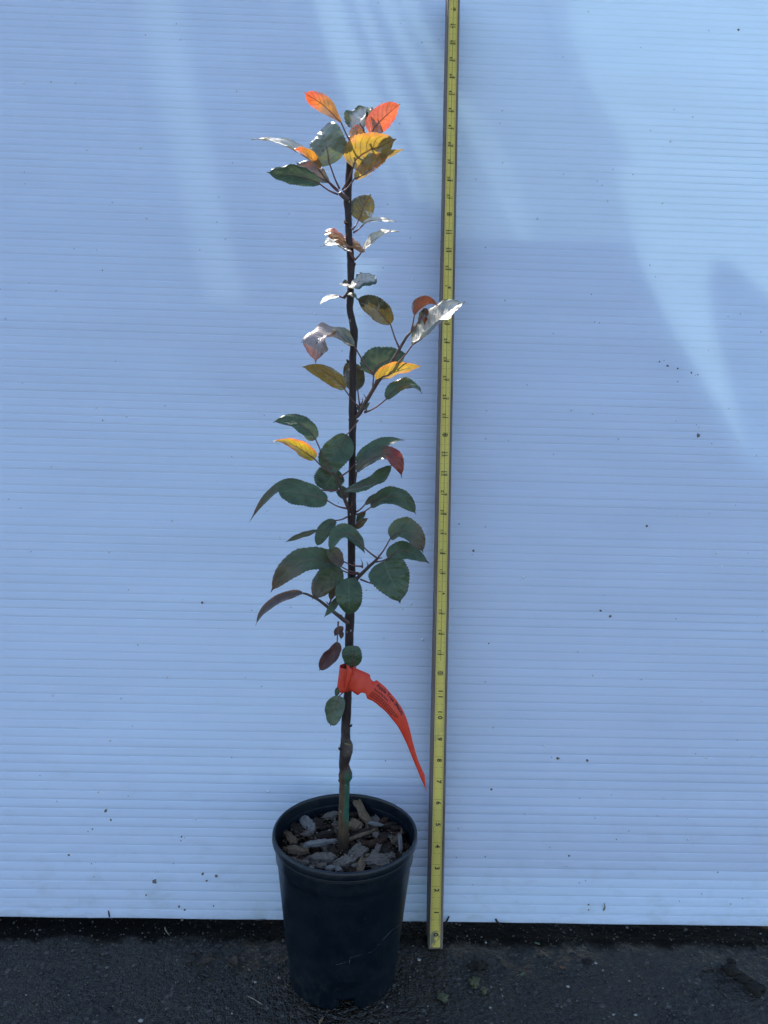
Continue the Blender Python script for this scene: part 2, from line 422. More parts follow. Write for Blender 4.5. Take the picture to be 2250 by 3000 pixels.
    leaf([(1300,285),(1340,332),(1400,450),(1445,545),(1490,640),(1520,700),(1524,722),(1300,722)], YB, M_half_clear, net, 'blocker_sheet')
    leaf([(1395,365),(1404,362),(1450,450),(1500,560),(1530,660),(1522,660),(1480,560)], YB, M_half_clear, net, 'blocker_sheet')
    # lower shade, its right border the left side of the bright wedge
    leaf([(1130,690),(1838,690),(1880,770),(1930,880),(1990,990),(2060,1110),(2130,1220),(2196,1338),(2250,1700),(2250,2800),(1000,2800),(1050,900)], YB)
    # dark tongue on the right
    leaf([(2092,770),(2130,765),(2180,800),(2260,870),(2600,1000),(2600,2600),(2250,2600),(2196,1345),(2140,1150),(2100,980),(2078,860)], YB+0.02)
    # streaks between the added fence and the ruler
    leaf([(985,-60),(1018,-60),(1075,110),(1140,270),(1195,400),(1240,520),(1262,600),(1215,520),(1150,370),(1085,220),(1025,70)], YB)
    leaf([(1050,-60),(1085,-60),(1140,80),(1205,210),(1262,330),(1300,420),(1330,520),(1265,420),(1190,280),(1110,110)], YB)
    leaf([(1130,-60),(1150,-60),(1205,70),(1270,190),(1330,300),(1270,240),(1190,90)], YB+0.03)
    leaf([(1190,-60),(1345,-60),(1345,280),(1290,150),(1230,40)], YB+0.05)
    leaf([(845,-60),(900,-60),(945,90),(985,220),(1030,330),(1095,440),(1135,560),(1170,690),(1060,760),(900,560),(850,200)], YB)
    leaf([(1130,470),(1160,460),(1205,560),(1232,700),(1180,720),(1160,600)], YB+0.02)
    leaf([(1225,600),(1262,590),(1345,700),(1345,760),(1230,740)], YB+0.02)
    leaf([(1560,-60),(1575,-60),(1620,80),(1655,200),(1640,210),(1600,90)], YB)
    v, f = tube([(0,0,0,0.05),(0,0,0.3,0.06),(0.02,0,0.7,0.05),(0.05,-0.03,1.1,0.03)], 10); mesh_obj('blocker_stem_tube', v, f, M_blocker_stem, plant)  # stem added to carry the made-up leaf shapes
build_behind()

# ------------------------------------------------------------------ measuring stick: wooden batten with a yellow tape let into it
IN = 0.0254
def mat_wood():
    t = NT('weathered_batten'); p = t.coord(); q = t.mapping(p, (9, 9, 0.5))
    n = t.noise(q, 22, 6, 0.65); n2 = t.noise(p, 14, 3)
    c = t.mix(t.ramp(n, [(0.3, 0), (0.7, 1)]), (0.085, 0.055, 0.040), (0.23, 0.165, 0.125))
    c = t.mix(t.ramp(n2, [(0.4, 0), (0.7, 0.6)]), c, (0.20, 0.17, 0.15))
    return t.finish(t.pbr(c, 0.75, 0.25, t.bump(n, 0.4, 0.0008)))
def mat_tape():
    t = NT('yellow_tape'); p = t.coord(); n = t.noise(t.mapping(p, (1, 1, 0.25)), 60, 4); st = t.noise(p, 35, 6, 0.75)
    c = t.mix(t.ramp(n, [(0.3, 0), (0.7, 1)]), (0.58, 0.43, 0.070), (0.68, 0.52, 0.095))
    z = t.sep(p)[2]
    w1 = t.ramp(z, [(0.0, 1.0), (0.024, 0.0)]); w2 = t.ramp(t.math('ABSOLUTE', t.math('SUBTRACT', z, 0.228)), [(0.0, 1.0), (0.014, 0.0)])
    msk = t.math('MULTIPLY', t.ramp(st, [(0.50, 0), (0.58, 1)]), t.math('ADD', t.math('MULTIPLY', w1, 0.9), t.math('MULTIPLY', w2, 0.45), True))
    c = t.mix(msk, c, (0.14, 0.12, 0.09))
    x = t.math('ABSOLUTE', t.sep(p)[0]); ed = t.ramp(t.math('MULTIPLY', x, 160), [(0.86, 0), (0.95, 1)])
    c = t.mix(t.math('MULTIPLY', ed, 0.5), c, (0.75, 0.62, 0.36))
    return t.finish(t.pbr(c, 0.42, 0.4, t.bump(st, 0.1, 0.0004)))
M_wood, M_tape = mat_wood(), mat_tape()
M_ink = mat_plain('black_ink', (0.016, 0.016, 0.013), 0.5, 0.3, 0.2, 300, 0.0)
M_ink2 = mat_plain('faded_ink', (0.085, 0.070, 0.018), 0.6, 0.3, 0.3, 120, 0.0)
def build_ruler():
    # local frame: x across, y back, z up along the stick; origin at the zero mark on the tape face
    st = thing('measuring_stick', 'tall wooden batten with a yellow inch tape leaning on the white sheet', 'measuring stick', (0.0954, -0.0338, 0.0200))
    rl, tx = 0.27046, 0.00763
    zax = Vector((math.sin(tx), math.sin(rl)*math.cos(tx), math.cos(rl)*math.cos(tx))).normalized()
    xax = Vector((1, 0, 0)); xax = (xax - zax*xax.dot(zax)).normalized(); yax = zax.cross(xax)
    st.matrix_world = Matrix.Translation(st.location) @ Matrix((xax, yax, zax)).transposed().to_4x4()
    wl_, wr, dp = -0.0083, 0.0093, 0.033; zb, zt = -0.0215, 1.262
    tw = 0.0062
    # batten with a shallow channel for the tape, ends rounded, edges worn
    prof = [(wl_+0.0015, -0.0006), (-tw-0.0006, -0.0008), (-tw-0.0003, 0.0004), (tw+0.0003, 0.0004), (tw+0.0006, -0.0008), (wr-0.0012, -0.0006), (wr, 0.0008), (wr, dp-0.001), (wr-0.001, dp), (wl_+0.001, dp), (wl_, dp-0.001), (wl_, 0.001)]
    nz = 120; V, F = [], []; k = len(prof)
    zs = [zb, zb+0.0012] + [zb+0.004+(zt-zb-0.004)*i/nz for i in range(nz+1)]
    for j, z in enumerate(zs):
        for (x, y) in prof:
            sh = 0.90 if j == 0 else (0.97 if j == 1 else 1)
            w = 0.00022*noise.noise(Vector((x*400, y*200, z*22)))
            V.append((x*sh + w, y + w*0.6 + (0.0012 if j == 0 and y < 0.002 else 0), z))
    for j in range(len(zs)-1):
        for i in range(k): F.append((j*k+i, j*k+(i+1) % k, (j+1)*k+(i+1) % k, (j+1)*k+i))
    F += [tuple(reversed(range(k))), tuple(range((len(zs)-1)*k, len(zs)*k))]
    mesh_obj('batten', V, F, M_wood, st, smooth=False)
    tz0, tz1 = -0.0185, 1.255
    V, F = [], []
    for i in range(41):
        z = tz0 + (tz1-tz0)*i/40
        for (x, y) in ((-tw, 0.0000), (-tw*0.5, -0.0003), (0, -0.0004), (tw*0.5, -0.0003), (tw, 0.0000)): V.append((x, y-0.0003, z))
    for i in range(40):
        for q in range(4): F.append((i*5+q, i*5+q+1, (i+1)*5+q+1, (i+1)*5+q))
    tape = mesh_obj('tape', V, F, M_tape, st)
    yk = -0.00085
    def quad(L, x0, x1, z0, z1): L.append(([(x0, yk, z0), (x1, yk, z0), (x1, yk, z1), (x0, yk, z1)], [(0,1,2,3)]))
    ticks, heavy = [], []
    for i in range(1, 49*16+6):
        t = i/16; z = t*IN
        if z > tz1-0.001: break
        ln = 0.0013
        if i % 2 == 0: ln = 0.0019
        if i % 4 == 0: ln = 0.0026
        if i % 8 == 0: ln = 0.0042
        if i % 16 == 0: continue
        h = 0.00011 if i % 8 else 0.00014
        quad(ticks, -tw+0.0003, -tw+0.0003+ln, z-h, z+h)
        quad(ticks, tw-0.0003-ln, tw-0.0003, z-h, z+h)
    for i in range(0, 49): quad(ticks, -tw+0.0003, tw-0.0003, i*IN-0.00014, i*IN+0.00014) if i % 12 or i == 0 else None
    for i in range(0, 12*32):
        if i % 2: quad(ticks, tw-0.0014, tw-0.0003, i*IN/32-0.00007, i*IN/32+0.00007)
    quad(ticks, -0.00022, 0.00022, 12.6*IN, tz1)
    v, f = join(ticks); o = mesh_obj('tick_marks', v, f, M_ink2, tape, smooth=False); o['kind'] = 'stuff'
    def number(txt, size, xc, zc, name='numeral', m=M_ink, wide=1.0):
        v, f = text_geo(txt, size)      # turned a quarter clockwise: reads downwards
        mesh_obj(name, [(xc + y, yk-0.00012, zc - x*wide) for (x, y, _) in v], [tuple(q) for q in f], m, tape, smooth=False)
    for n in range(0, 10): number(str(n), 0.0078, 0.0004, n*IN - 0.0041)
    for n in (10, 11):
        number(str(n)[0], 0.0078, 0.0004, n*IN + 0.0033); number(str(n)[1], 0.0078, 0.0004, n*IN - 0.0036)
    for n in range(13, 49):
        if n % 12 == 0: continue
        if n not in (16, 32):
            number(str(n)[0], 0.0050, -0.0021, n*IN + 0.0021); number(str(n)[1], 0.0050, -0.0021, n*IN - 0.0021)
        r = str(n % 12)
        if len(r) == 1: number(r, 0.0050, 0.0019, n*IN - 0.0024)
        else: number(r[0], 0.0050, 0.0019, n*IN + 0.0021); number(r[1], 0.0050, 0.0019, n*IN - 0.0021)
    for n in (16, 32, 48):
        z = n*IN; x = -0.0030
        mesh_obj('stud_mark', [(x+0.0009, yk-0.0001, z-0.0010), (x+0.0009, yk-0.0001, z+0.0010), (x-0.0010, yk-0.0001, z)], [(0,1,2)], M_ink, tape, smooth=False)
    for n, ft in ((12,'1'),(24,'2'),(36,'3'),(48,'4')):
        z = n*IN; L = []
        for sx in ((-1, 1) if n < 48 else (1,)):
            a, b = (0.00025, 0.0029); x0, x1 = (a, b) if sx > 0 else (-b, -a)
            quad(L, x0, x1, z+0.0021, z+0.0027); quad(L, x0, x1, z-0.0027, z-0.0021)
            quad(L, x0, x0+0.0005, z-0.0021, z+0.0021); quad(L, x1-0.0005, x1, z-0.0021, z+0.0021)
            tip = 0.0042*sx; e = b*sx
            L.append(([(e, yk, z-0.0009), (tip, yk, z), (e, yk, z+0.0009)], [(0,1,2)] if sx > 0 else [(2,1,0)]))
        v, f = join(L); mesh_obj('foot_mark', v, f, M_ink, tape, smooth=False)
        for sx in ((-1, 1) if n < 48 else (1,)): number(ft+'F', 0.0030, 0.0015*sx, z, wide=0.85)
build_ruler()

# ------------------------------------------------------------------ nursery pot
def mat_pot():
    t = NT('dark_nursery_plastic'); p = t.coord(); n = t.noise(p, 30, 5, 0.65); f = t.noise(t.mapping(p, (1, 1, 0.15)), 240, 3)
    z = t.sep(p)[2]; low = t.ramp(z, [(0.0, 1.0), (0.05, 0.25), (0.12, 0.0), (0.15, 0.35), (0.174, 0.5)])
    c = t.mix(t.ramp(n, [(0.35, 0), (0.7, 1)]), (0.0006, 0.0044, 0.0092), (0.0016, 0.0072, 0.0132))
    c = t.mix(t.math('MULTIPLY', t.ramp(t.noise(p, 75, 6, 0.75), [(0.5, 0), (0.72, 1)]), t.math('MULTIPLY', low, 0.7)), c, (0.038, 0.038, 0.036))
    sp = t.math('LESS_THAN', t.voro(p, 150), 0.07)
    c = t.mix(t.math('MULTIPLY', sp, 0.35), c, (0.10, 0.10, 0.09))
    return t.finish(t.pbr(c, t.ramp(n, [(0.3, 0.28), (0.7, 0.50)]), 0.45, t.bump(t.math('ADD', f, t.math('MULTIPLY', n, 2.0)), 0.12, 0.0005)))
M_pot = mat_pot()
RB = 0.0614
def pot_r(z):
    return RB + (0.0752-RB)*min(1.0, z/0.143)
NOTCH = [(-R(84), R(11)), (-R(84)+math.pi/2, R(11)), (-R(84)+math.pi, R(11)), (-R(84)-math.pi/2, R(11))]
def build_pot():
    pot = thing('nursery_pot', 'round black plastic nursery pot with rolled rim holding the young tree', 'pot', POT)
    na = 192
    def ring_surface(name, prof, parent=pot, notch=False):
        V, F = [], []; k = len(prof)
        for i in range(na):
            a = 2*math.pi*i/na
            for (r, z) in prof:
                rr = r
                if notch:
                    for (c, hw) in NOTCH:
                        d = abs((a-c+math.pi) % (2*math.pi) - math.pi)
                        w = max(0.0, 1 - max(0.0, d-hw*0.9)/R(5)); zz = max(0.0, min(1.0, (0.036-z)/0.012))
                        rr -= 0.0045*w*zz
                rr += 0.0004*noise.noise(Vector((math.cos(a)*2, math.sin(a)*2, z*20)))
                V.append((rr*math.cos(a), rr*math.sin(a), z))
        for i in range(na):
            a = 2*math.pi*(i+0.5)/na
            for j in range(k-1):
                if notch and prof[j+1][1] < 0.0115 and any(abs((a-c+math.pi) % (2*math.pi)-math.pi) < hw*0.75 for c, hw in NOTCH): continue
                i2 = (i+1) % na
                F.append((i*k+j, i2*k+j, i2*k+j+1, i*k+j+1))
        o = mesh_obj(name, V, F, M_pot, parent)
        return o
    zs = [0.0, 0.002, 0.004, 0.006, 0.008, 0.010, 0.0115, 0.014, 0.018, 0.022, 0.026, 0.030, 0.034, 0.038, 0.045, 0.06, 0.08, 0.10, 0.12, 0.135, 0.1405]
    body = ring_surface('body', [(pot_r(z), z+0.0006) for z in zs] + [(0.0753, 0.1418), (0.0762, 0.1430), (0.0768, 0.1442), (0.0771, 0.150), (0.0778, 0.158), (0.0786, 0.1655)], notch=True)
    so_ = body.modifiers.new('wall', 'SOLIDIFY'); so_.thickness = 0.0012; so_.offset = -1
    rim = ring_surface('rim', [(0.0778, 0.1640), (0.0800, 0.1636), (0.0809, 0.1648), (0.0813, 0.1668), (0.0812, 0.1696), (0.0810, 0.1716), (0.0803, 0.1730), (0.0793, 0.1734), (0.0783, 0.1731), (0.0777, 0.1722), (0.0774, 0.1700), (0.0770, 0.1630), (0.0762, 0.1500)])
    line = ring_surface('rim_bead', [(0.0789, 0.1620), (0.0795, 0.1618), (0.0798, 0.1625), (0.0796, 0.1634), (0.0788, 0.1638)])
    ring_surface('floor', [(0.0005, 0.0125), (0.05, 0.0125), (0.0598, 0.0122)])
    # pale scuffed crease across the front
    sc = mat_plain('scuffed_plastic', (0.06, 0.066, 0.07), 0.7, 0.3, 0.5, 400)
    pts = [(985,2826),(1003,2822),(1024,2813),(1027,2806),(1050,2799),(1064,2795),(1082,2791),(1097,2783),(1116,2760),(1140,2734),(1158,2718),(1171,2710)]
    def on_pot(px, py):
        d = ray(px, py); o = CAM-POT; z = 0.08
        for _ in range(8):
            r = pot_r(z)+0.0003; a = d.x**2+d.y**2; b = 2*(o.x*d.x+o.y*d.y); c = o.x**2+o.y**2-r*r
            t = (-b-math.sqrt(max(0, b*b-4*a*c)))/(2*a); P = o+d*t; z = P.z
        return P
    P3 = [on_pot(*p) for p in pts]
    rnd = random.Random(5)
    q = [(p.x, p.y, p.z, rnd.choice([0.00005, 0.00012, 0.00018, 0.00026])) for p in P3]
    cq = catmull(q, 5)
    for i0, i1 in ((0, 9), (11, 26), (29, 40), (41, 55)):
        v, f = tube(cq[i0:i1], 6); mesh_obj('scuff_line', v, f, sc, body)
    q = [on_pot(1024, 2813), on_pot(1023, 2824)]
    v, f = tube([(p.x, p.y, p.z, 0.0003) for p in q], 6); mesh_obj('scuff_line', v, f, sc, body)
    return pot
build_pot()

# ------------------------------------------------------------------ bark mulch in the pot
ZS = 0.150
def mat_chip(name, a, b, rough=0.85):
    t = NT(name); p = t.coord(); inf = t.add('ShaderNodeObjectInfo').outputs['Random']
    q = t.mapping(p, (0.7, 4.5, 4.5)); n = t.noise(q, 1.6, 8, 0.75); n2 = t.noise(p, 5, 6, 0.75)
    c = t.mix(t.ramp(n, [(0.36, 0), (0.52, 1)]), a, b)
    c = t.mix(t.ramp(n2, [(0.56, 0), (0.66, 0.85)]), c, tuple(x*0.25 for x in a))
    c = t.mix(t.math('MULTIPLY', inf, 0.22), c, tuple(x*0.4 for x in b))
    return t.finish(t.pbr(c, rough, 0.25, t.bump(t.math('ADD', n, n2), 1.0, 0.45)))
CHIP = {'tan': mat_chip('bark_tan', (0.22, 0.135, 0.070), (0.70, 0.48, 0.28)), 'grey': mat_chip('bark_grey', (0.10, 0.075, 0.055), (0.72, 0.58, 0.45)),
        'white': mat_chip('bark_silver', (0.26, 0.215, 0.17), (0.92, 0.84, 0.74)), 'dark': mat_chip('bark_dark', (0.014, 0.010, 0.006), (0.15, 0.10, 0.066)),
        'red': mat_chip('bark_red', (0.10, 0.045, 0.025), (0.25, 0.125, 0.07))}
def chip_mesh(seed, mat, kind):
    bm = bmesh.new(); bmesh.ops.create_cube(bm, size=2); bmesh.ops.subdivide_edges(bm, edges=bm.edges[:], cuts=7, use_grid_fill=True)
    sd = Vector((seed*7.3, seed*1.7, 0))
    for v in bm.verts:
        c = v.co.copy(); st = kind == 'stick'
        # split, splintered ends and long grain ridges
        end = max(0.0, abs(c.x)-0.45)/0.55
        v.co.x += math.copysign(end, c.x)*(0.55*noise.noise(Vector((c.y*2.6, c.z*2.2, math.copysign(3, c.x)))+sd) - 0.10)
        taper = 1 - (0.15 if st else 0.35)*end
        edge = 1 + 0.45*noise.noise(Vector((c.x*1.9, math.copysign(2, c.y), 0))+sd) + 0.25*noise.noise(Vector((c.x*5.5, math.copysign(2, c.y), 4))+sd)
        v.co.y *= taper*edge
        rid = abs(noise.noise(Vector((c.x*0.8, c.y*3.6, 1))+sd)) + 0.5*abs(noise.noise(Vector((c.x*1.4, c.y*7.5, 2))+sd))
        v.co.z *= taper*(0.75 + 0.5*noise.noise(Vector((c.x*0.9, c.y*0.9, 5))+sd))
        v.co.z += (0.75*rid - 0.25)*(1 if c.z > 0 else 0.3) + 0.35*noise.noise(Vector((c.x*0.8, c.y*0.5, 9))+sd)
        v.co += Vector((0, 0.12*noise.noise(c*4+sd), 0.22*noise.noise(c*4.5+sd)))
    me = bpy.data.meshes.new('bark_chip'); bm.to_mesh(me); bm.free(); me.materials.append(CHIP[mat])
    return me
def build_mulch():
    mu = thing('bark_mulch', 'coarse grey and brown bark chips covering the soil inside the black pot', 'mulch', (POT.x, POT.y, ZS))
    soil = mat_plain('potting_soil', (0.014, 0.010, 0.008), 0.95, 0.1, 0.5, 120, 0.9, 0.004)
    V, F = [(0, 0, -0.004)], []; na, nr = 60, 14
    for j in range(1, nr+1):
        for i in range(na):
            a = 2*math.pi*i/na; r = 0.0752*j/nr
            V.append((r*math.cos(a), r*math.sin(a), -0.004 + 0.004*noise.noise(Vector((r*math.cos(a), r*math.sin(a), 0))*60)))
    for i in range(na): F.append((0, 1+i, 1+(i+1) % na))
    for j in range(nr-1):
        for i in range(na): F.append((1+j*na+i, 1+(j+1)*na+i, 1+(j+1)*na+(i+1) % na, 1+j*na+(i+1) % na))
    mesh_obj('soil', V, F, soil, mu)
    rnd = random.Random(4)
    lib = {(m, k): [chip_mesh(i+10*j, m, k) for i in range(3)] for j, (m, k) in enumerate([(m, k) for m in CHIP for k in ('chunk', 'stick')])}
    def chip(P, L, W, T, ang, mat, kind='chunk', tilt=None, lab=None):
        o = link_copy('bark_chip', rnd.choice(lib[(mat, kind)]), mu, P-mu.location, (rnd.uniform(-0.5, 0.5) if tilt is None else tilt[0], rnd.uniform(-0.35, 0.35) if tilt is None else tilt[1], ang), (L/2, W/2, T/2))
        if lab: o['label'] = lab
    # buried layer of dark pieces
    for i in range(170):
        a = rnd.uniform(0, 6.28); r = 0.072*math.sqrt(rnd.random())
        if r < 0.010: continue
        L = rnd.uniform(0.006, 0.022)
        rr = min(r, 0.0745-L*0.45)
        chip(Vector((POT.x+rr*math.cos(a), POT.y+rr*math.sin(a), ZS+rnd.uniform(-0.004, 0.003))), L, rnd.uniform(0.003, 0.009), rnd.uniform(0.002, 0.005), rnd.uniform(0, 3.14), rnd.choice(['dark', 'dark', 'dark', 'dark', 'grey', 'red']), rnd.choice(['chunk', 'stick']))
    # crumbs and fibres between the chips
    tc = NT('bark_crumbs'); gi = tc.add('ShaderNodeNewGeometry').outputs['Random Per Island']
    mc = tc.finish(tc.pbr(tc.ramp(gi, [(0.0, (0.012, 0.008, 0.006)), (0.5, (0.06, 0.038, 0.022)), (0.8, (0.20, 0.13, 0.075)), (1.0, (0.50, 0.42, 0.33))]), 0.9, 0.2))
    V, F = [], []
    for i in range(1100):
        a = rnd.uniform(0, 6.28); r = 0.0735*math.sqrt(rnd.random()); l = rnd.uniform(0.0008, 0.0045); w = rnd.uniform(0.0003, 0.0011)
        if r < 0.009: continue
        b0, f0 = box((-l/2, -w/2, -w/3), (l/2, w/2, w/3)); rm = Matrix.Rotation(rnd.uniform(0, 6.28), 3, 'Z') @ Matrix.Rotation(rnd.uniform(-0.6, 0.6), 3, 'Y')
        o_ = Vector((r*math.cos(a), r*math.sin(a), rnd.uniform(-0.003, 0.0055))); k0 = len(V)
        V += [rm @ Vector(q) + o_ for q in b0]; F += [tuple(x+k0 for x in q) for q in f0]
    cr_ = mesh_obj('crumbs', V, F, mc, mu, smooth=False); cr_['kind'] = 'stuff'
    # the pieces one can tell apart: ends in the zoomed photo (780,2280, x0.2893), width px, kind
    C = [((985,225),(1170,400),70,'tan','stick',0.012,'long pale stick of bark leaning on the back rim'),((345,395),(465,515),80,'white','chunk',0.006,None),((580,395),(720,340),70,'grey','chunk',0.005,None),
         ((400,690),(680,620),75,'white','chunk',0.009,'silvery split bark chip left of the stem'),((205,690),(400,760),90,'tan','chunk',0.007,'curled tan bark flake at the left rim'),((200,550),(285,650),60,'tan','chunk',0.006,None),
         ((445,790),(680,830),110,'grey','chunk',0.008,None),((715,870),(875,820),95,'grey','chunk',0.008,None),((860,790),(985,710),110,'grey','chunk',0.008,None),((945,940),(985,820),60,'tan','chunk',0.010,None),
         ((1030,880),(1300,800),110,'grey','chunk',0.008,None),((840,440),(940,500),95,'tan','chunk',0.007,None),((1030,685),(1200,605),55,'red','stick',0.008,'reddish brown bark stick right of the stem'),
         ((850,600),(1065,555),30,'tan','stick',0.009,None),((1045,455),(1185,475),50,'white','chunk',0.008,None),((1280,650),(1370,545),30,'tan','stick',0.011,None),((1350,585),(1360,720),30,'white','stick',0.012,None),
         ((1055,820),(1145,685),45,'grey','stick',0.009,None),((610,915),(700,900),45,'white','chunk',0.009,None),((515,890),(600,870),65,'grey','chunk',0.008,None),((705,925),(760,915),40,'white','chunk',0.010,None),
         ((370,570),(470,545),55,'grey','chunk',0.006,None),((480,580),(660,570),80,'dark','chunk',0.007,None),((450,430),(560,470),90,'dark','chunk',0.005,None),((250,460),(330,560),80,'dark','chunk',0.004,None),
         ((1190,420),(1260,380),50,'red','chunk',0.007,None),((1090,560),(1140,600),60,'grey','chunk',0.007,None),((1200,500),(1330,440),50,'dark','stick',0.008,None),((860,330),(960,290),60,'dark','chunk',0.005,None),
         ((1290,500),(1400,490),45,'dark','stick',0.008,None),((880,900),(930,860),50,'grey','chunk',0.009,None),((1010,790),(1050,770),40,'tan','chunk',0.008,None),((1180,760),(1290,700),60,'dark','chunk',0.006,None),
         ((930,560),(1050,520),50,'dark','chunk',0.007,None),((1140,620),(1240,560),60,'dark','chunk',0.006,None),((640,700),(710,760),60,'dark','chunk',0.004,None),((260,810),(430,860),70,'grey','chunk',0.002,None)]
    s = 480/1659
    for (a, b, w, m, k, h, lab) in C:
        z = ZS + h*0.55
        A = at_z(780+a[0]*s, 2280+a[1]*s, z); B = at_z(780+b[0]*s, 2280+b[1]*s, z); d = B-A; mid = (A+B)/2
        rv = Vector((mid.x-POT.x, mid.y-POT.y, 0)); mx = 0.0735-d.length*0.30
        if rv.length > mx: rv *= mx/rv.length; mid = Vector((POT.x, POT.y, mid.z))+rv
        W = w*s/2750*1.35
        tl = (rnd.uniform(-0.35, 0.35), rnd.uniform(-0.2, 0.2))
        if lab and 'long pale' in lab: tl = (0.2, 0.38)
        chip(mid, max(d.length*1.1, 0.006), W, max(W*0.5, 0.0032), math.atan2(d.y, d.x), m, k, tl, lab)
build_mulch()

# ------------------------------------------------------------------ the young apple tree
YS = POT.y      # depth of the stem
CROPS = {1: (700, 220, 600/1659), 2: (700, 760, 700/1659), 3: (700, 1180, 600/1659), 4: (700, 1480, 600/1659), 5: (900, 1880, 450/1659)}
def C3(c, p, dy=0.0):
    ox, oy, s = CROPS[c]; return at_y(ox+p[0]*s, oy+p[1]*s, YS+dy*0.001)
GX = at_y(1006, 2338, YS).x - POT.x
def mat_bark():
    t = NT('young_apple_bark'); p = t.coord(); z = t.sep(p)[2]; x = t.sep(p)[0]
    n = t.noise(t.mapping(p, (1, 1, 0.35)), 260, 5, 0.65); n2 = t.noise(p, 45, 4)
    up = t.mix(t.ramp(n, [(0.3, 0), (0.7, 1)]), (0.014, 0.008, 0.008), (0.042, 0.025, 0.023))
    lowc = t.mix(t.ramp(n, [(0.3, 0), (0.7, 1)]), (0.050, 0.030, 0.016), (0.120, 0.074, 0.040))
    zz = t.math('ADD', z, t.math('MULTIPLY', t.math('SUBTRACT', n2, 0.5), 0.03))
    c = t.mix(t.ramp(zz, [(0.232, 1), (0.252, 0)]), up, lowc)
    c = t.mix(t.ramp(zz, [(0.150, 1), (0.185, 0)]), c, (0.040, 0.026, 0.016))
    # union of rootstock and scion, greyer
    u = t.ramp(t.math('ABSOLUTE', t.math('SUBTRACT', zz, 0.275)), [(0.0, 0.75), (0.030, 0.0)])
    c = t.mix(t.math('MULTIPLY', u, t.ramp(n2, [(0.4, 0), (0.6, 1)])), c, (0.105, 0.085, 0.070))
    # pale lenticels
    v = t.voro(t.mapping(p, (1, 1, 0.55)), 230); vc = t.voro(t.mapping(p, (1, 1, 0.55)), 230, 'Color')
    l = t.math('MULTIPLY', t.math('LESS_THAN', v, 0.17), t.math('GREATER_THAN', t.sep(vc)[1], 0.70))
    c = t.mix(t.math('MULTIPLY', l, 0.75), c, (0.36, 0.30, 0.25))
    # band of green paint down the right of the rootstock
    gx = t.ramp(t.math('ADD', t.math('MULTIPLY', t.math('SUBTRACT', x, GX), 90), t.math('MULTIPLY', n2, 0.35)), [(0.22, 0), (0.32, 1)])
    gz = t.math('MULTIPLY', t.ramp(zz, [(0.176, 0), (0.190, 1)]), t.ramp(zz, [(0.236, 1), (0.246, 0)]))
    c = t.mix(t.math('MULTIPLY', t.math('MULTIPLY', t.math('MULTIPLY', gx, gz), 0.85), t.ramp(n, [(0.35, 0.45), (0.55, 1)])), c, (0.010, 0.095, 0.062))
    return t.finish(t.pbr(c, 0.55, 0.25, t.bump(t.math('ADD', n, t.math('MULTIPLY', l, 0.6)), 0.35, 0.0006)))
M_bark = mat_bark()
M_petiole = mat_plain('petiole_red_brown', (0.13, 0.055, 0.045), 0.5, 0.4, 0.3, 150)
M_twig = mat_plain('twig_bark', (0.085, 0.055, 0.045), 0.6, 0.35, 0.4, 200)

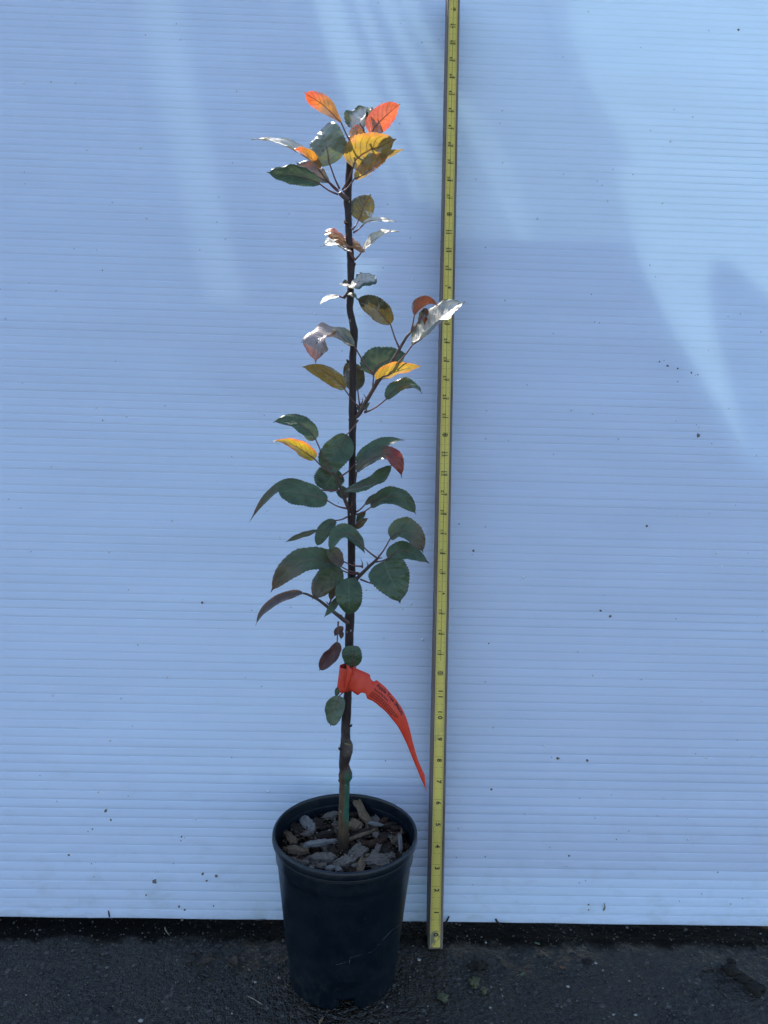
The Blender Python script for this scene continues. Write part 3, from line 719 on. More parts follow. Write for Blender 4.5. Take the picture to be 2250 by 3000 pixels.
def mat_leaf(name, up, lo, tr, up2=None, tr2=None, where='tip', vein=(0.09, 0.02, 0.015), gl=0.36, cut=(0.45, 0.75), gk=1.25):
    "two-sided leaf blade: upper colour, lower colour, transmitted colour, and a second colour towards tip / margin"
    t = NT(name); uv = t.coord('UV'); s = t.sep(uv); u, v = s[0], t.math('ABSOLUTE', t.math('SUBTRACT', t.math('MULTIPLY', s[1], 2), 1))
    p = t.coord(); n = t.noise(p, 95, 5, 0.6); nb = t.noise(p, 35, 3)
    side = t.math('MULTIPLY', t.math('SUBTRACT', s[1], 0.5), 1)
    # veins: midrib plus curved laterals, and a fine net
    lat = t.math('FRACT', t.math('SUBTRACT', t.math('MULTIPLY', u, 7.5), t.math('MULTIPLY', t.math('POWER', v, 1.25), 2.1)))
    lv = t.ramp(t.math('ABSOLUTE', t.math('SUBTRACT', lat, 0.5)), [(0.0, 1), (0.055, 0.35), (0.10, 0)])
    lv = t.math('MULTIPLY', lv, t.ramp(v, [(0.0, 1), (0.7, 0.6), (0.95, 0)]))
    mr = t.ramp(v, [(0.0, 1), (0.035, 0.7), (0.07, 0)])
    net = t.voro(t.mapping(uv, (26, 16, 1)), 1.0, 'Distance')
    vn = t.math('MAXIMUM', lv, mr)
    var = t.ramp(t.math('ADD', t.math('MULTIPLY', n, 0.5), t.math('MULTIPLY', nb, 0.5)), [(0.32, 0.55), (0.68, 1.45)])
    def blend(a, b):
        if b is None: return a
        base = u if where in ('tip', 'base') else v
        k = t.math('ADD', base, t.math('MULTIPLY', t.math('SUBTRACT', nb, 0.5), 0.7))
        r = t.ramp(k, [(cut[0], 0), (cut[1], 1)]) if where != 'base' else t.ramp(k, [(cut[0], 1), (cut[1], 0)])
        return t.mix(r, a, b)
    cu_ = t.mix(1.0, blend(up, up2), var, 'MULTIPLY')
    cl_ = t.mix(1.0, lo, var, 'MULTIPLY')
    bf = t.add('ShaderNodeNewGeometry').outputs['Backfacing']
    refl = t.mix(bf, cu_, cl_)
    refl = t.mix(t.math('MULTIPLY', vn, 0.45), refl, t.mix(bf, tuple(x*2.2+0.01 for x in up), vein))
    trc = t.mix(1.0, blend(tr, tr2), var, 'MULTIPLY')
    trc = t.mix(t.math('MULTIPLY', vn, 0.85), trc, tuple(x*0.25 for x in vein))
    # small brown blemishes
    bl = t.math('MULTIPLY', t.math('LESS_THAN', t.voro(p, 85), 0.13), t.math('GREATER_THAN', nb, 0.5))
    refl = t.mix(t.math('MULTIPLY', bl, 0.6), refl, (0.06, 0.03, 0.015)); trc = t.mix(t.math('MULTIPLY', bl, 0.7), trc, (0.04, 0.012, 0.004))
    h = t.math('ADD', t.math('MULTIPLY', vn, -1.0), t.math('ADD', t.math('MULTIPLY', n, 0.5), t.math('MULTIPLY', net, 0.35)))
    nm = t.bump(h, 0.5, 0.0007)
    d = t.add('ShaderNodeBsdfDiffuse'); t.put(d.inputs['Color'], refl); t.put(d.inputs['Normal'], nm)
    q = t.add('ShaderNodeBsdfTranslucent'); t.put(q.inputs['Color'], trc); t.put(q.inputs['Normal'], nm)
    a = t.add('ShaderNodeAddShader'); t.l.new(d.outputs[0], a.inputs[0]); t.l.new(q.outputs[0], a.inputs[1])
    g = t.add('ShaderNodeBsdfGlossy'); g.inputs['Roughness'].default_value = gl; t.put(g.inputs['Normal'], nm)
    f = t.add('ShaderNodeFresnel'); f.inputs['IOR'].default_value = 1.40
    m = t.add('ShaderNodeMixShader'); t.put(m.inputs[0], t.math('MINIMUM', t.math('MULTIPLY', f.outputs[0], gk), 0.30)); t.l.new(a.outputs[0], m.inputs[1]); t.l.new(g.outputs[0], m.inputs[2])
    return t.finish(m.outputs[0])
G_UP, G_LO, G_TR = (0.044, 0.069, 0.035), (0.085, 0.098, 0.060), (0.020, 0.026, 0.008)
LM = {
 'g': mat_leaf('leaf_green', G_UP, G_LO, G_TR),
 'gb': mat_leaf('leaf_green_brown', G_UP, (0.09, 0.075, 0.045), (0.05, 0.035, 0.008), (0.068, 0.044, 0.032), (0.08, 0.03, 0.008), 'tip', cut=(0.50, 0.95)),
 'gp': mat_leaf('leaf_pale_green', (0.13, 0.15, 0.115), (0.17, 0.18, 0.145), (0.03, 0.036, 0.014)),
 'gm': mat_leaf('leaf_mid_green', (0.075, 0.096, 0.062), (0.10, 0.115, 0.075), (0.03, 0.038, 0.010)),
 'o': mat_leaf('leaf_olive', (0.055, 0.055, 0.024), (0.062, 0.056, 0.028), (0.030, 0.024, 0.005)),
 'ob': mat_leaf('leaf_olive_brown', (0.075, 0.048, 0.028), (0.085, 0.055, 0.030), (0.065, 0.034, 0.007), (0.06, 0.055, 0.024), (0.06, 0.046, 0.008), 'tip'),
 'r': mat_leaf('leaf_orange', (0.22, 0.065, 0.03), (0.24, 0.09, 0.055), (0.27, 0.052, 0.016), (0.20, 0.06, 0.03), (0.31, 0.048, 0.018), 'edge'),
 'ry': mat_leaf('leaf_orange_yellow', (0.18, 0.085, 0.03), (0.20, 0.10, 0.05), (0.24, 0.098, 0.008), (0.22, 0.055, 0.03), (0.38, 0.052, 0.012), 'tip', cut=(0.5, 0.9)),
 'y': mat_leaf('leaf_yellow', (0.15, 0.12, 0.035), (0.17, 0.135, 0.055), (0.185, 0.115, 0.012), (0.20, 0.08, 0.03), (0.30, 0.105, 0.010), 'edge', cut=(0.6, 1.15)),
 'ye': mat_leaf('leaf_yellow_red_edge', (0.20, 0.14, 0.035), (0.28, 0.21, 0.05), (0.36, 0.23, 0.008), (0.25, 0.055, 0.03), (0.44, 0.065, 0.012), 'edge', cut=(0.55, 1.0)),
 'd': mat_leaf('leaf_red_tip', (0.045, 0.062, 0.033), (0.15, 0.024, 0.020), (0.09, 0.018, 0.006), (0.13, 0.022, 0.018), (0.16, 0.016, 0.006), 'tip', cut=(0.4, 0.6)),
 'p': mat_leaf('leaf_purple_brown', (0.060, 0.026, 0.026), (0.10, 0.038, 0.034), (0.045, 0.010, 0.008), gl=0.5),
 'w': mat_leaf('leaf_painted_sunlit', (0.44, 0.41, 0.35), (0.34, 0.31, 0.25), (0.07, 0.055, 0.02), gl=0.55, gk=0.5),  # white of direct sun put into the blade colour
 'wp': mat_leaf('leaf_pinkish_sunlit', (0.24, 0.20, 0.19), (0.17, 0.12, 0.105), (0.06, 0.016, 0.009), (0.13, 0.14, 0.105), (0.05, 0.04, 0.012), 'base', cut=(0.15, 0.55), gl=0.32),  # pale sunlit top painted into the blade colour
 'wg': mat_leaf('leaf_sunlit_shaded_green', (0.38, 0.355, 0.31), (0.20, 0.19, 0.16), (0.05, 0.04, 0.02), (0.055, 0.072, 0.052), (0.03, 0.035, 0.012), 'edge', cut=(0.60, 0.82), gl=0.5, gk=0.7),  # sunlit white and shaded green both painted into the blade
 'bz': mat_leaf('leaf_bronze', (0.060, 0.048, 0.042), (0.12, 0.06, 0.035), (0.05, 0.02, 0.008), (0.135, 0.058, 0.026), (0.09, 0.03, 0.008), 'edge', cut=(0.45, 0.9)),
 'dk': mat_leaf('leaf_dry_brown', (0.060, 0.034, 0.026), (0.065, 0.034, 0.026), (0.045, 0.012, 0.004), gl=0.45),
}
tree = thing('young_apple_tree', 'slim young apple tree with sparse green, yellow and orange leaves growing in the black pot', 'tree', POT)
def under_tree(v): return [Vector(p)-tree.location for p in v]

def build_trunk():
    S = [(1004,2530,18.5),(1004,2503,17),(1006,2430,15.6),(1007,2380,15.4),(1008.5,2338,15.2),(1009,2310,15.4),(1010,2290,15.6),(1012,2273,19.6),(1011,2256,17.4),(1008,2240,15.2),(1012,2215,17.6),(1014,2196,20),(1013.5,2178,18),(1012,2165,14.6),(1013,2130,13.6),(1015,2097,13.2),(1017,2060,12.6),(1019,2029,12.2),(1021,1950,12.3),(1023.5,1870,12.4),(1024.5,1825,13.2),(1024,1806,14.5),(1026,1780,12.2),(1029,1720,11.4),(1030.5,1690,12.0),(1030,1661,11.2),(1030,1580,11.4),(1030,1516,11.8),(1030.5,1490,13.4),(1031,1469,12.4),(1032,1430,11.0),(1032,1361,10.4),(1032,1300,10.6),(1033,1230,11.4),(1033.5,1205,12.8),(1033,1182,11.0),(1033,1120,10.3),(1033,1055,10.6),(1036,1010,10.8),(1037,971,12.0),(1033,945,10.2),(1025,908,9.8),(1027,870,10.6),(1027,844,9.5),(1028,800,10.4),(1028.5,780,11.6),(1027,750,10.6),(1022,690,9.8),(1021,654,9.8),(1019,610,10.2),(1018,585,11.4),(1021,545,10.6),(1023,509,10.4),(1024,480,9.2),(1024,462,7.4)]
    pts = []
    for px, py, hw in S:
        P = at_y(px, py, YS + 0.004*math.sin(py*0.004)); dep = (P-CAM).dot(cf); pts.append((P.x, P.y, P.z, hw*dep/FL))
    pts = catmull(pts, 5)
    v, f = tube(pts, 22, rough=0.10, seed=2)
    v = [p + (Vector((p.x, p.y, 0)) - Vector((POT.x, YS, 0)))*(0.13*noise.noise(Vector((p.x*90, p.y*90, p.z*75)))*max(0.0, 1-abs(p.z-0.28)/0.06)) for p in v]
    tr_ = mesh_obj('trunk', under_tree(v), f, M_bark, tree)
    # buds and leaf scars
    rnd = random.Random(9); bud = []
    for px, py, sx in ((1029,2126,1),(994,2194,-1),(994,2288,-1),(1037,968,1),(1011,652,-1),(1041,1408,1),(1021,972,-1),(1040,1058,1),(1018,1058,-1),(1039,776,1)):
        P = at_y(px, py, YS-0.002); Q = P + Vector((sx*0.0008, -0.0006, 0.0020))
        bud.append(tube([(P.x-sx*0.002, P.y, P.z-0.001, 0.0012), (P.x, P.y, P.z, 0.0013), ((P.x+Q.x)/2, P.y, (P.z+Q.z)/2, 0.0009), (Q.x, Q.y, Q.z, 0.0003)], 8))
    for i, (v, f) in enumerate(bud): mesh_obj('bud', under_tree(v), f, M_bark, tr_)
    # old pruning scar with yellowish wood
    P = at_y(1018, 2180, YS-0.0066)
    v, f = tube([(P.x-0.0035, P.y-0.0004, P.z+0.0012, 0.0003), (P.x-0.001, P.y-0.0009, P.z+0.0004, 0.0011), (P.x+0.002, P.y-0.0006, P.z-0.0004, 0.0010), (P.x+0.004, P.y+0.0005, P.z-0.0012, 0.0003)], 8)
    mesh_obj('pruning_scar', under_tree(v), f, mat_plain('healed_wood', (0.19, 0.15, 0.055), 0.7, 0.3), tr_)
build_trunk()

def branch(c, pts, r0_, r1, dys, name='branch'):
    n = len(pts); q = []
    for i, p in enumerate(pts):
        P = C3(c, p, dys[i] if i < len(dys) else dys[-1]); r = (r0_+(r1-r0_)*i/(n-1))*0.001; q.append((P.x, P.y, P.z, r))
    v, f = tube(catmull(q, 6), 12, rough=0.10, seed=n); return mesh_obj(name, under_tree(v), f, M_twig, tree)
branch(1, [(885,1010),(850,985),(828,965),(818,950)], 2.6, 1.9, [0,-2,-3,-4])
branch(2, [(775,1118),(800,1098),(835,1070),(880,990),(965,850),(1050,730),(1110,630),(1160,545),(1195,505)], 2.7, 1.2, [0,-4,-6,-10,-16,-20,-24,-26,-27])
branch(3, [(900,880),(885,850),(860,790),(820,680),(795,615),(752,552)], 2.4, 1.1, [0,-4,-8,-14,-18,-22])
branch(4, [(915,610),(950,598),(985,565),(1040,510),(1090,465),(1125,430)], 2.4, 1.3, [0,-5,-8,-12,-16,-20])
branch(4, [(880,950),(850,930),(820,905),(760,860),(700,810),(640,765),(560,725),(520,713)], 2.6, 1.0, [0,-6,-10,-16,-20,-24,-28,-30])

TOCAM_UP = Vector((0, 0, 1))
def leaf(c, att, base, ctrl, tip, w, kind, nrm=(1,0,0), dep=(0,0,0), fold=0.25, bend=0.0, twist=0.0, wav=0.08, pw=0.62, tipw=0.85, pet=1.0, ad=-4, curl=0.0, lab=None, serr=0.038):
    """one leaf blade with its stalk.  att, base, ctrl, tip: points in a zoomed crop; w: width seen there;
    nrm: direction of the upper face as (towards camera, up, right); dep: depth in mm of base, ctrl, tip in front (-) or behind (+) the stem"""
    sc = CROPS[c][2]
    B, Cc, T = C3(c, base, dep[0]), C3(c, ctrl, dep[1]), C3(c, tip, dep[2])
    if ctrl == base: Cc = (B+T)/2
    nu, nv = 64, 12
    dpt = (B-CAM).dot(cf); W = w*sc*dpt/FL
    view = (CAM-(B+T)/2).normalized(); right = TOCAM_UP.cross(view).normalized()
    N0 = (view*nrm[0] + Vector((0,0,1))*nrm[1] + right*nrm[2]).normalized()
    rs = random.Random(hash((c,)+tuple(base)+tuple(tip)) & 0xffff); ph = rs.uniform(0, 10); asy = rs.uniform(-0.10, 0.10); fold += 0.16 if kind != 'w' else 0.05; twist += rs.uniform(-0.8, 0.8); rec = rs.uniform(-0.05, 0.55); roll_ = rs.uniform(-0.10, 0.45)
    if kind == 'w': wav = min(wav, 0.06); twist *= 0.4; roll_ = 0.05
    # widest real width from what is seen of it
    tt = (T-B).normalized(); n_ = (N0 - tt*N0.dot(tt)); n_ = n_.normalized() if n_.length > 0.05 else tt.orthogonal().normalized()
    wd = n_.cross(tt); wp = wd - view*wd.dot(view); tp = (tt - view*tt.dot(view))
    k = (wp - tp.normalized()*wp.dot(tp.normalized())).length if tp.length > 0.15 else wp.length
    W = W/max(k, 0.34)
    W = min(W, (T-B).length*1.15 if tp.length > 0.4 else 0.045)
    V, UV = [], []
    for i in range(nu+1):
        u = i/nu
        P = B*(1-u)**2 + Cc*2*u*(1-u) + T*u*u
        tg = ((Cc-B)*(1-u) + (T-Cc)*u).normalized()
        n = N0 - tg*N0.dot(tg); n = n.normalized() if n.length > 0.05 else n_
        wv = n.cross(tg).normalized()
        an = twist*(u-0.3); wv, n = wv*math.cos(an)+n*math.sin(an), n*math.cos(an)-wv*math.sin(an)
        ub = min(u/0.95, 1.0); prof = (ub**pw)*((1-ub)**tipw); prof = max(prof, 0.20*(1-u)/0.26*min(1.0, u*4)) if u > 0.8 else prof; pm = ((pw/(pw+tipw))**pw)*((tipw/(pw+tipw))**tipw)
        hw = 0.5*W*prof/pm
        mw = wv*(0.03*W*math.sin(u*5+ph)) + n*(0.05*W*math.sin(u*4.1+ph*1.7)); P = P + mw*(1-(2*u-1)**4)
        for j in range(nv+1):
            a = -1 + 2*j/nv
            saw = 1.0
            if abs(a) > 0.99:
                q = (u*16 + ph) % 1.0; saw = 1 + serr*(q*2-1) + 0.02*noise.noise(Vector((u*9, ph, a)))
            fa = fold*(1-0.35*u); ea = abs(a)
            lat = a*hw*saw*(1+asy*(1 if a > 0 else -1))*math.cos(fa*ea**0.5)
            up = ea**1.3*hw*math.sin(fa) + hw*curl*ea**2.5
            rip = (wav*1.15+0.03)*hw*noise.noise(Vector((u*4.6+ph, a*1.1, ph)))*ea**1.2*1.7 + 0.035*W*noise.noise(Vector((u*8, a*4, ph)))
            blg = 0.034*W*math.sin(u*7.5*2*math.pi - ea**1.25*2.1*2*math.pi)*(1-ea)*ea*2
            V.append(P + wv*lat + n*(up + rip + blg - hw*roll_*ea**3) - n*(bend*u**2 + rec*max(0.0, u-0.45)**2)*(T-B).length)
            UV.append((u, (a+1)/2))
    F = []
    m = nv+1
    for i in range(nu):
        for j in range(nv): F.append((i*m+j, i*m+j+1, (i+1)*m+j+1, (i+1)*m+j))
    o = mesh_obj('leaf', under_tree(V), F, LM[kind], tree, uvs=UV)
    # make the face normals agree with the upper side
    f0 = o.data.polygons[len(o.data.polygons)//2 - nv//2]
    if f0.normal.dot(N0) < 0: o.data.flip_normals()
    if lab: o['label'] = lab
    # stalk, running on as the midrib
    if pet:
        A = C3(c, att, ad); mid = (A+B)/2 + Vector((0, 0, -0.06*(A-B).length))
        q = [(A.x, A.y, A.z, 0.00105), (mid.x, mid.y, mid.z, 0.00075), (B.x, B.y, B.z, 0.00070)]
        q = catmull(q, 6)
        for i in range(1, 15):
            u = i/20; Pm = V[(i*3)*m + nv//2]; q.append((Pm.x, Pm.y, Pm.z, 0.00062*(1-u*1.25)+0.00006))
        v, f = tube(q, 7); mesh_obj('petiole', under_tree(v), f, M_petiole, o)
    return o
L = leaf
# -- top rosette
L(1,(905,540),(830,388),(700,240),(548,150),125,'ry',(-0.8,0.5,0.35),(0,4,8),0.35,wav=0.05,pw=0.8,tipw=0.45,lab='orange leaf pointing up and left at the very top')
L(1,(1050,505),(1072,478),(1150,330),(1298,235),185,'r',(-0.95,0.2,-0.2),(4,8,10),0.12,wav=0.06,pw=0.5,tipw=0.6,lab='glowing orange leaf at the top right of the crown')
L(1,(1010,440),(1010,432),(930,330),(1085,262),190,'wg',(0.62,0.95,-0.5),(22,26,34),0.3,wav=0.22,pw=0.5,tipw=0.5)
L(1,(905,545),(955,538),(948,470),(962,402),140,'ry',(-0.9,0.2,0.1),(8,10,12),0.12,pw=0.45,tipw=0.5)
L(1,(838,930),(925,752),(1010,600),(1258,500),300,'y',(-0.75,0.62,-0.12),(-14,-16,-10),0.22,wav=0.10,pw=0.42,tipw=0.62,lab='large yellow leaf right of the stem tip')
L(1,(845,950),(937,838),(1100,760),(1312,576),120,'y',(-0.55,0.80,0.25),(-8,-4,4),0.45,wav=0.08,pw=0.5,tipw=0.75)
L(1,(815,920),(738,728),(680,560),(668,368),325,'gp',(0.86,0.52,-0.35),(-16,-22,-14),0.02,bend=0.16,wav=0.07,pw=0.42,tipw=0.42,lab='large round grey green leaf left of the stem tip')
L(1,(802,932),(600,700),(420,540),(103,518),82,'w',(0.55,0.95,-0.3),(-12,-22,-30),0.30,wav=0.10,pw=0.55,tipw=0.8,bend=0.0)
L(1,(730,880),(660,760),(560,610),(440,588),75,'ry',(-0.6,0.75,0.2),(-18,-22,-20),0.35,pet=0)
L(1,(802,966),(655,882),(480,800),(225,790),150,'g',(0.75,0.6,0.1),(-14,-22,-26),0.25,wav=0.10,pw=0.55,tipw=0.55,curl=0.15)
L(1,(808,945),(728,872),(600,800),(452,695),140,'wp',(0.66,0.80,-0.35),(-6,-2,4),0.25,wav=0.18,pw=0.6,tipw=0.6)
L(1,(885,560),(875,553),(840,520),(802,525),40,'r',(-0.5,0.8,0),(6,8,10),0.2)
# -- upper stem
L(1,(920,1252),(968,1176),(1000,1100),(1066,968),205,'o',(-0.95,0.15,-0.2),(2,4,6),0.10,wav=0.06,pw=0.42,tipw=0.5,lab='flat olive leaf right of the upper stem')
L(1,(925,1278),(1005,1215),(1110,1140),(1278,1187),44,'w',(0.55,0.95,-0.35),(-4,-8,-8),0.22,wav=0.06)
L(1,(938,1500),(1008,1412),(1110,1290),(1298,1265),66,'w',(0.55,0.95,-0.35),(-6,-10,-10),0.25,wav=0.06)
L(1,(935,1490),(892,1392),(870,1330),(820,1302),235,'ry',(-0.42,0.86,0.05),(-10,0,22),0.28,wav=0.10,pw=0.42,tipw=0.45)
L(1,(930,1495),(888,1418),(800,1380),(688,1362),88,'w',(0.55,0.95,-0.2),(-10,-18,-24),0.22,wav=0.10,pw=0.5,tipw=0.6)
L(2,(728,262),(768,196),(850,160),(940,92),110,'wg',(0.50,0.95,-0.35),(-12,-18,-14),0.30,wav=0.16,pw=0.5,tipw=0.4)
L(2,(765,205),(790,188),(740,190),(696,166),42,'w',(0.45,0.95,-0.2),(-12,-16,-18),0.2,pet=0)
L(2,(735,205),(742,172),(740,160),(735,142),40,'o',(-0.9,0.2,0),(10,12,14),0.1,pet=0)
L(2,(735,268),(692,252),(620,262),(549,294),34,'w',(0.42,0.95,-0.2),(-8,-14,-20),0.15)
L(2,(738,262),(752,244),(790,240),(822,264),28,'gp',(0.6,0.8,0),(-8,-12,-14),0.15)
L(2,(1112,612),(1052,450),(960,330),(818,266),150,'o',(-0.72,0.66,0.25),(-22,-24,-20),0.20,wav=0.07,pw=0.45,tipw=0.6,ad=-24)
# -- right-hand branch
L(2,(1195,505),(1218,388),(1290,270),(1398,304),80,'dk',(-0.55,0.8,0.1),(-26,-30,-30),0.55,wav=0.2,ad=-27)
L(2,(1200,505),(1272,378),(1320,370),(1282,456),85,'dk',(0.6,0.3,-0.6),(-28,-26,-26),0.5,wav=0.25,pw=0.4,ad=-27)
L(2,(1085,735),(1206,592),(1330,460),(1568,288),118,'wg',(0.46,0.95,-0.45),(-26,-32,-26),0.42,wav=0.14,pw=0.5,tipw=0.55,ad=-21,lab='long silvery leaf reaching across the yellow tape')  # silvery look is sunlit white painted into the blade colour
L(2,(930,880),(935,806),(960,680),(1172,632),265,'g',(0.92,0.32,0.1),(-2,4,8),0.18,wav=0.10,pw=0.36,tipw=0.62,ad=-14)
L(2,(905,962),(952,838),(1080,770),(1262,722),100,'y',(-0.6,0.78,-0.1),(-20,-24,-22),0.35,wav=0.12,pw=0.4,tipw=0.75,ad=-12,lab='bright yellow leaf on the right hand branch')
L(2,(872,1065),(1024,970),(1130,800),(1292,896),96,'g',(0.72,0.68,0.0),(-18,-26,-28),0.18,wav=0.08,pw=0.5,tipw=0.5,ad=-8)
L(2,(935,800),(802,602),(530,430),(520,715),120,'wp',(0.46,0.95,-0.1),(-18,-26,-30),0.35,wav=0.26,pw=0.5,tipw=0.55,ad=-16,twist=0.6,lab='curled silvery pink leaf bending left over the stem')  # silvery pink is a sunlit top painted into the blade colour
L(2,(840,1030),(735,902),(640,770),(441,726),120,'o',(-0.80,0.55,0.2),(-10,-12,-12),0.18,wav=0.08,pw=0.5,tipw=0.75,ad=-6)
L(2,(838,1010),(825,908),(770,800),(772,704),155,'o',(-0.95,0.2,0.1),(14,20,24),0.12,wav=0.08,pw=0.45,tipw=0.5,ad=4)
L(2,(840,1060),(815,1040),(860,1030),(912,992),50,'g',(0.8,0.5,0),(4,6,8),0.2,pet=0)
# -- middle of the stem
L(3,(752,555),(622,296),(500,90),(268,142),140,'g',(0.75,0.62,0.15),(-26,-32,-34),0.20,wav=0.08,pw=0.36,tipw=0.75,ad=-22)
L(3,(755,582),(616,458),(470,330),(278,290),120,'ye',(-0.80,0.55,0.1),(-24,-28,-28),0.20,wav=0.07,pw=0.4,tipw=0.7,ad=-20,lab='bright yellow leaf with red margin left of the stem')
L(3,(965,140),(872,258),(800,380),(690,562),245,'g',(0.93,0.30,0.1),(-14,-20,-22),0.12,wav=0.08,pw=0.5,tipw=0.36,ad=-4)
L(3,(800,620),(790,530),(740,600),(690,718),245,'g',(0.88,0.42,0.1),(6,8,4),0.12,wav=0.10,pw=0.4,tipw=0.35,serr=0.07,pet=0)
L(3,(812,708),(560,680),(330,560),(66,962),78,'gb',(0.55,0.78,0.25),(-16,-22,-30),0.25,wav=0.08,pw=0.5,tipw=0.8,ad=-12)
L(3,(872,856),(716,792),(520,720),(300,712),200,'g',(0.84,0.50,0.1),(-22,-32,-36),0.14,wav=0.07,pw=0.42,tipw=0.42,ad=-8,lab='broad dark green leaf left of the stem at mid height')
L(3,(812,606),(954,484),(1120,330),(1334,266),120,'g',(0.80,0.58,-0.1),(-22,-26,-24),0.22,wav=0.08,pw=0.55,tipw=0.7,ad=-18)
L(3,(930,685),(955,560),(1270,240),(1332,612),125,'d',(0.66,0.72,0.1),(-28,-40,-42),0.25,wav=0.12,pw=0.42,tipw=0.6,ad=-6,lab='green leaf with a red drooping end right of the stem')
L(3,(868,770),(860,716),(1060,680),(1240,486),105,'g',(0.62,0.78,-0.1),(-18,-26,-24),0.35,wav=0.2,pw=0.5,tipw=0.5,ad=-8)
L(3,(880,800),(885,700),(850,740),(785,720),110,'g',(0.85,0.4,0),(8,10,10),0.15,pet=0)
L(3,(948,886),(1020,826),(1110,740),(1232,742),62,'o',(0.7,0.7,0),(-10,-14,-14),0.22,ad=-2)
L(3,(950,905),(1068,846),(1300,640),(1436,910),135,'g',(0.80,0.58,0.05),(-14,-24,-26),0.22,wav=0.14,pw=0.45,tipw=0.55,ad=-2,lab='drooping dark green leaf right of the stem below the red one')
L(3,(948,905),(1024,880),(980,940),(940,985),60,'g',(0.85,0.4,0),(4,6,8),0.2)
L(3,(940,1040),(945,1022),(990,960),(1048,925),62,'ob',(-0.8,0.5,0),(2,0,-2),0.2,pet=0)
# -- lower stem
L(4,(878,95),(782,124),(690,180),(632,338),120,'g',(0.78,0.58,0.2),(-14,-22,-26),0.28,wav=0.10,pw=0.5,tipw=0.5,ad=-4)
L(4,(640,200),(638,200),(520,240),(372,293),46,'o',(0.5,0.85,0.1),(-16,-22,-28),0.25,pet=0,tipw=0.8)
L(4,(1118,428),(950,268),(800,150),(728,385),130,'g',(0.78,0.6,0.1),(-26,-34,-38),0.22,wav=0.10,pw=0.4,tipw=0.6,ad=-20)
L(4,(745,200),(832,214),(960,250),(1024,388),110,'g',(0.82,0.5,0),(-6,-10,-14),0.2,ad=-10)
L(4,(1002,496),(850,458),(780,420),(736,342),125,'ob',(0.85,0.45,0.1),(-26,-32,-34),0.15,wav=0.08,pw=0.42,tipw=0.5,ad=-12)
L(4,(972,550),(812,488),(480,330),(240,716),205,'gb',(0.80,0.58,0.15),(-22,-38,-46),0.18,wav=0.10,pw=0.42,tipw=0.62,ad=-10,lab='long green leaf with a brown tip at lower left')
L(4,(970,560),(838,530),(740,560),(575,748),210,'gb',(0.85,0.48,0.1),(-14,-22,-28),0.16,wav=0.10,pw=0.45,tipw=0.45,ad=-8)
L(4,(728,810),(790,640),(760,710),(740,778),72,'o',(-0.8,0.4,0),(-14,-14,-12),0.15,ad=-18)
L(4,(890,620),(882,588),(915,740),(880,908),228,'g',(0.95,0.25,0.0),(-30,-40,-40),0.12,wav=0.08,pw=0.40,tipw=0.55,pet=0,lab='heart shaped green leaf hanging in front of the lower stem')
L(4,(760,860),(798,742),(770,830),(686,908),75,'g',(0.7,0.5,0.4),(-24,-30,-30),0.5,wav=0.15,ad=-18)
L(4,(560,724),(520,714),(280,740),(82,948),92,'bz',(0.62,0.72,0.2),(-30,-36,-38),0.40,wav=0.08,pw=0.5,tipw=0.65,ad=-28,pet=0,lab='narrow brownish leaf at the end of the lowest branch')
L(4,(985,598),(1180,452),(1230,560),(1312,798),330,'g',(0.94,0.30,-0.05),(-30,-38,-40),0.10,wav=0.06,pw=0.36,tipw=0.62,ad=-8,pet=0,lab='broad dark green leaf right of the lower stem')
L(4,(1105,460),(1206,432),(1360,300),(1558,466),150,'g',(0.80,0.58,0.0),(-20,-22,-22),0.15,wav=0.07,pw=0.42,tipw=0.8,ad=-17)
L(4,(1122,432),(1228,266),(1400,110),(1496,392),165,'gb',(0.78,0.6,0.1),(-22,-30,-34),0.22,wav=0.12,pw=0.36,tipw=0.55,ad=-20,lab='green and brown leaf on the lower right branch')
L(4,(985,600),(1160,640),(1180,640),(1200,660),20,'g',(0.9,0.3,0),(-20,-20,-20),0.1)
L(4,(805,942),(796,1106),(760,1220),(642,1346),125,'p',(0.85,0.2,0.4),(-10,-12,-14),0.35,wav=0.16,pw=0.45,tipw=0.5,ad=-8,lab='withered purple brown leaf hanging above the orange tag')
L(4,(850,985),(845,985),(800,1020),(772,1062),70,'dk',(0.7,0.3,0.4),(-2,-4,-4),0.5,wav=0.35,pet=0)
L(4,(830,1030),(826,1018),(835,1050),(826,1086),45,'dk',(0.8,0.3,-0.2),(-4,-4,-6),0.4,wav=0.3,pet=0)
L(4,(900,1320),(912,1304),(925,1220),(924,1130),165,'g',(0.93,0.33,0),(-12,-16,-14),0.08,wav=0.06,pw=0.42,tipw=0.34,lab='small round green leaf on the stem just above the orange tag')
L(5,(400,530),(345,586),(320,700),(232,922),218,'gm',(0.85,0.45,0.1),(-8,-14,-14),0.15,wav=0.06,pw=0.45,tipw=0.42,lab='oval green leaf hanging below the orange tag')
L(5,(395,470),(350,492),(320,530),(305,608),62,'g',(0.8,0.5,0.2),(-4,-6,-6),0.2,pet=0)
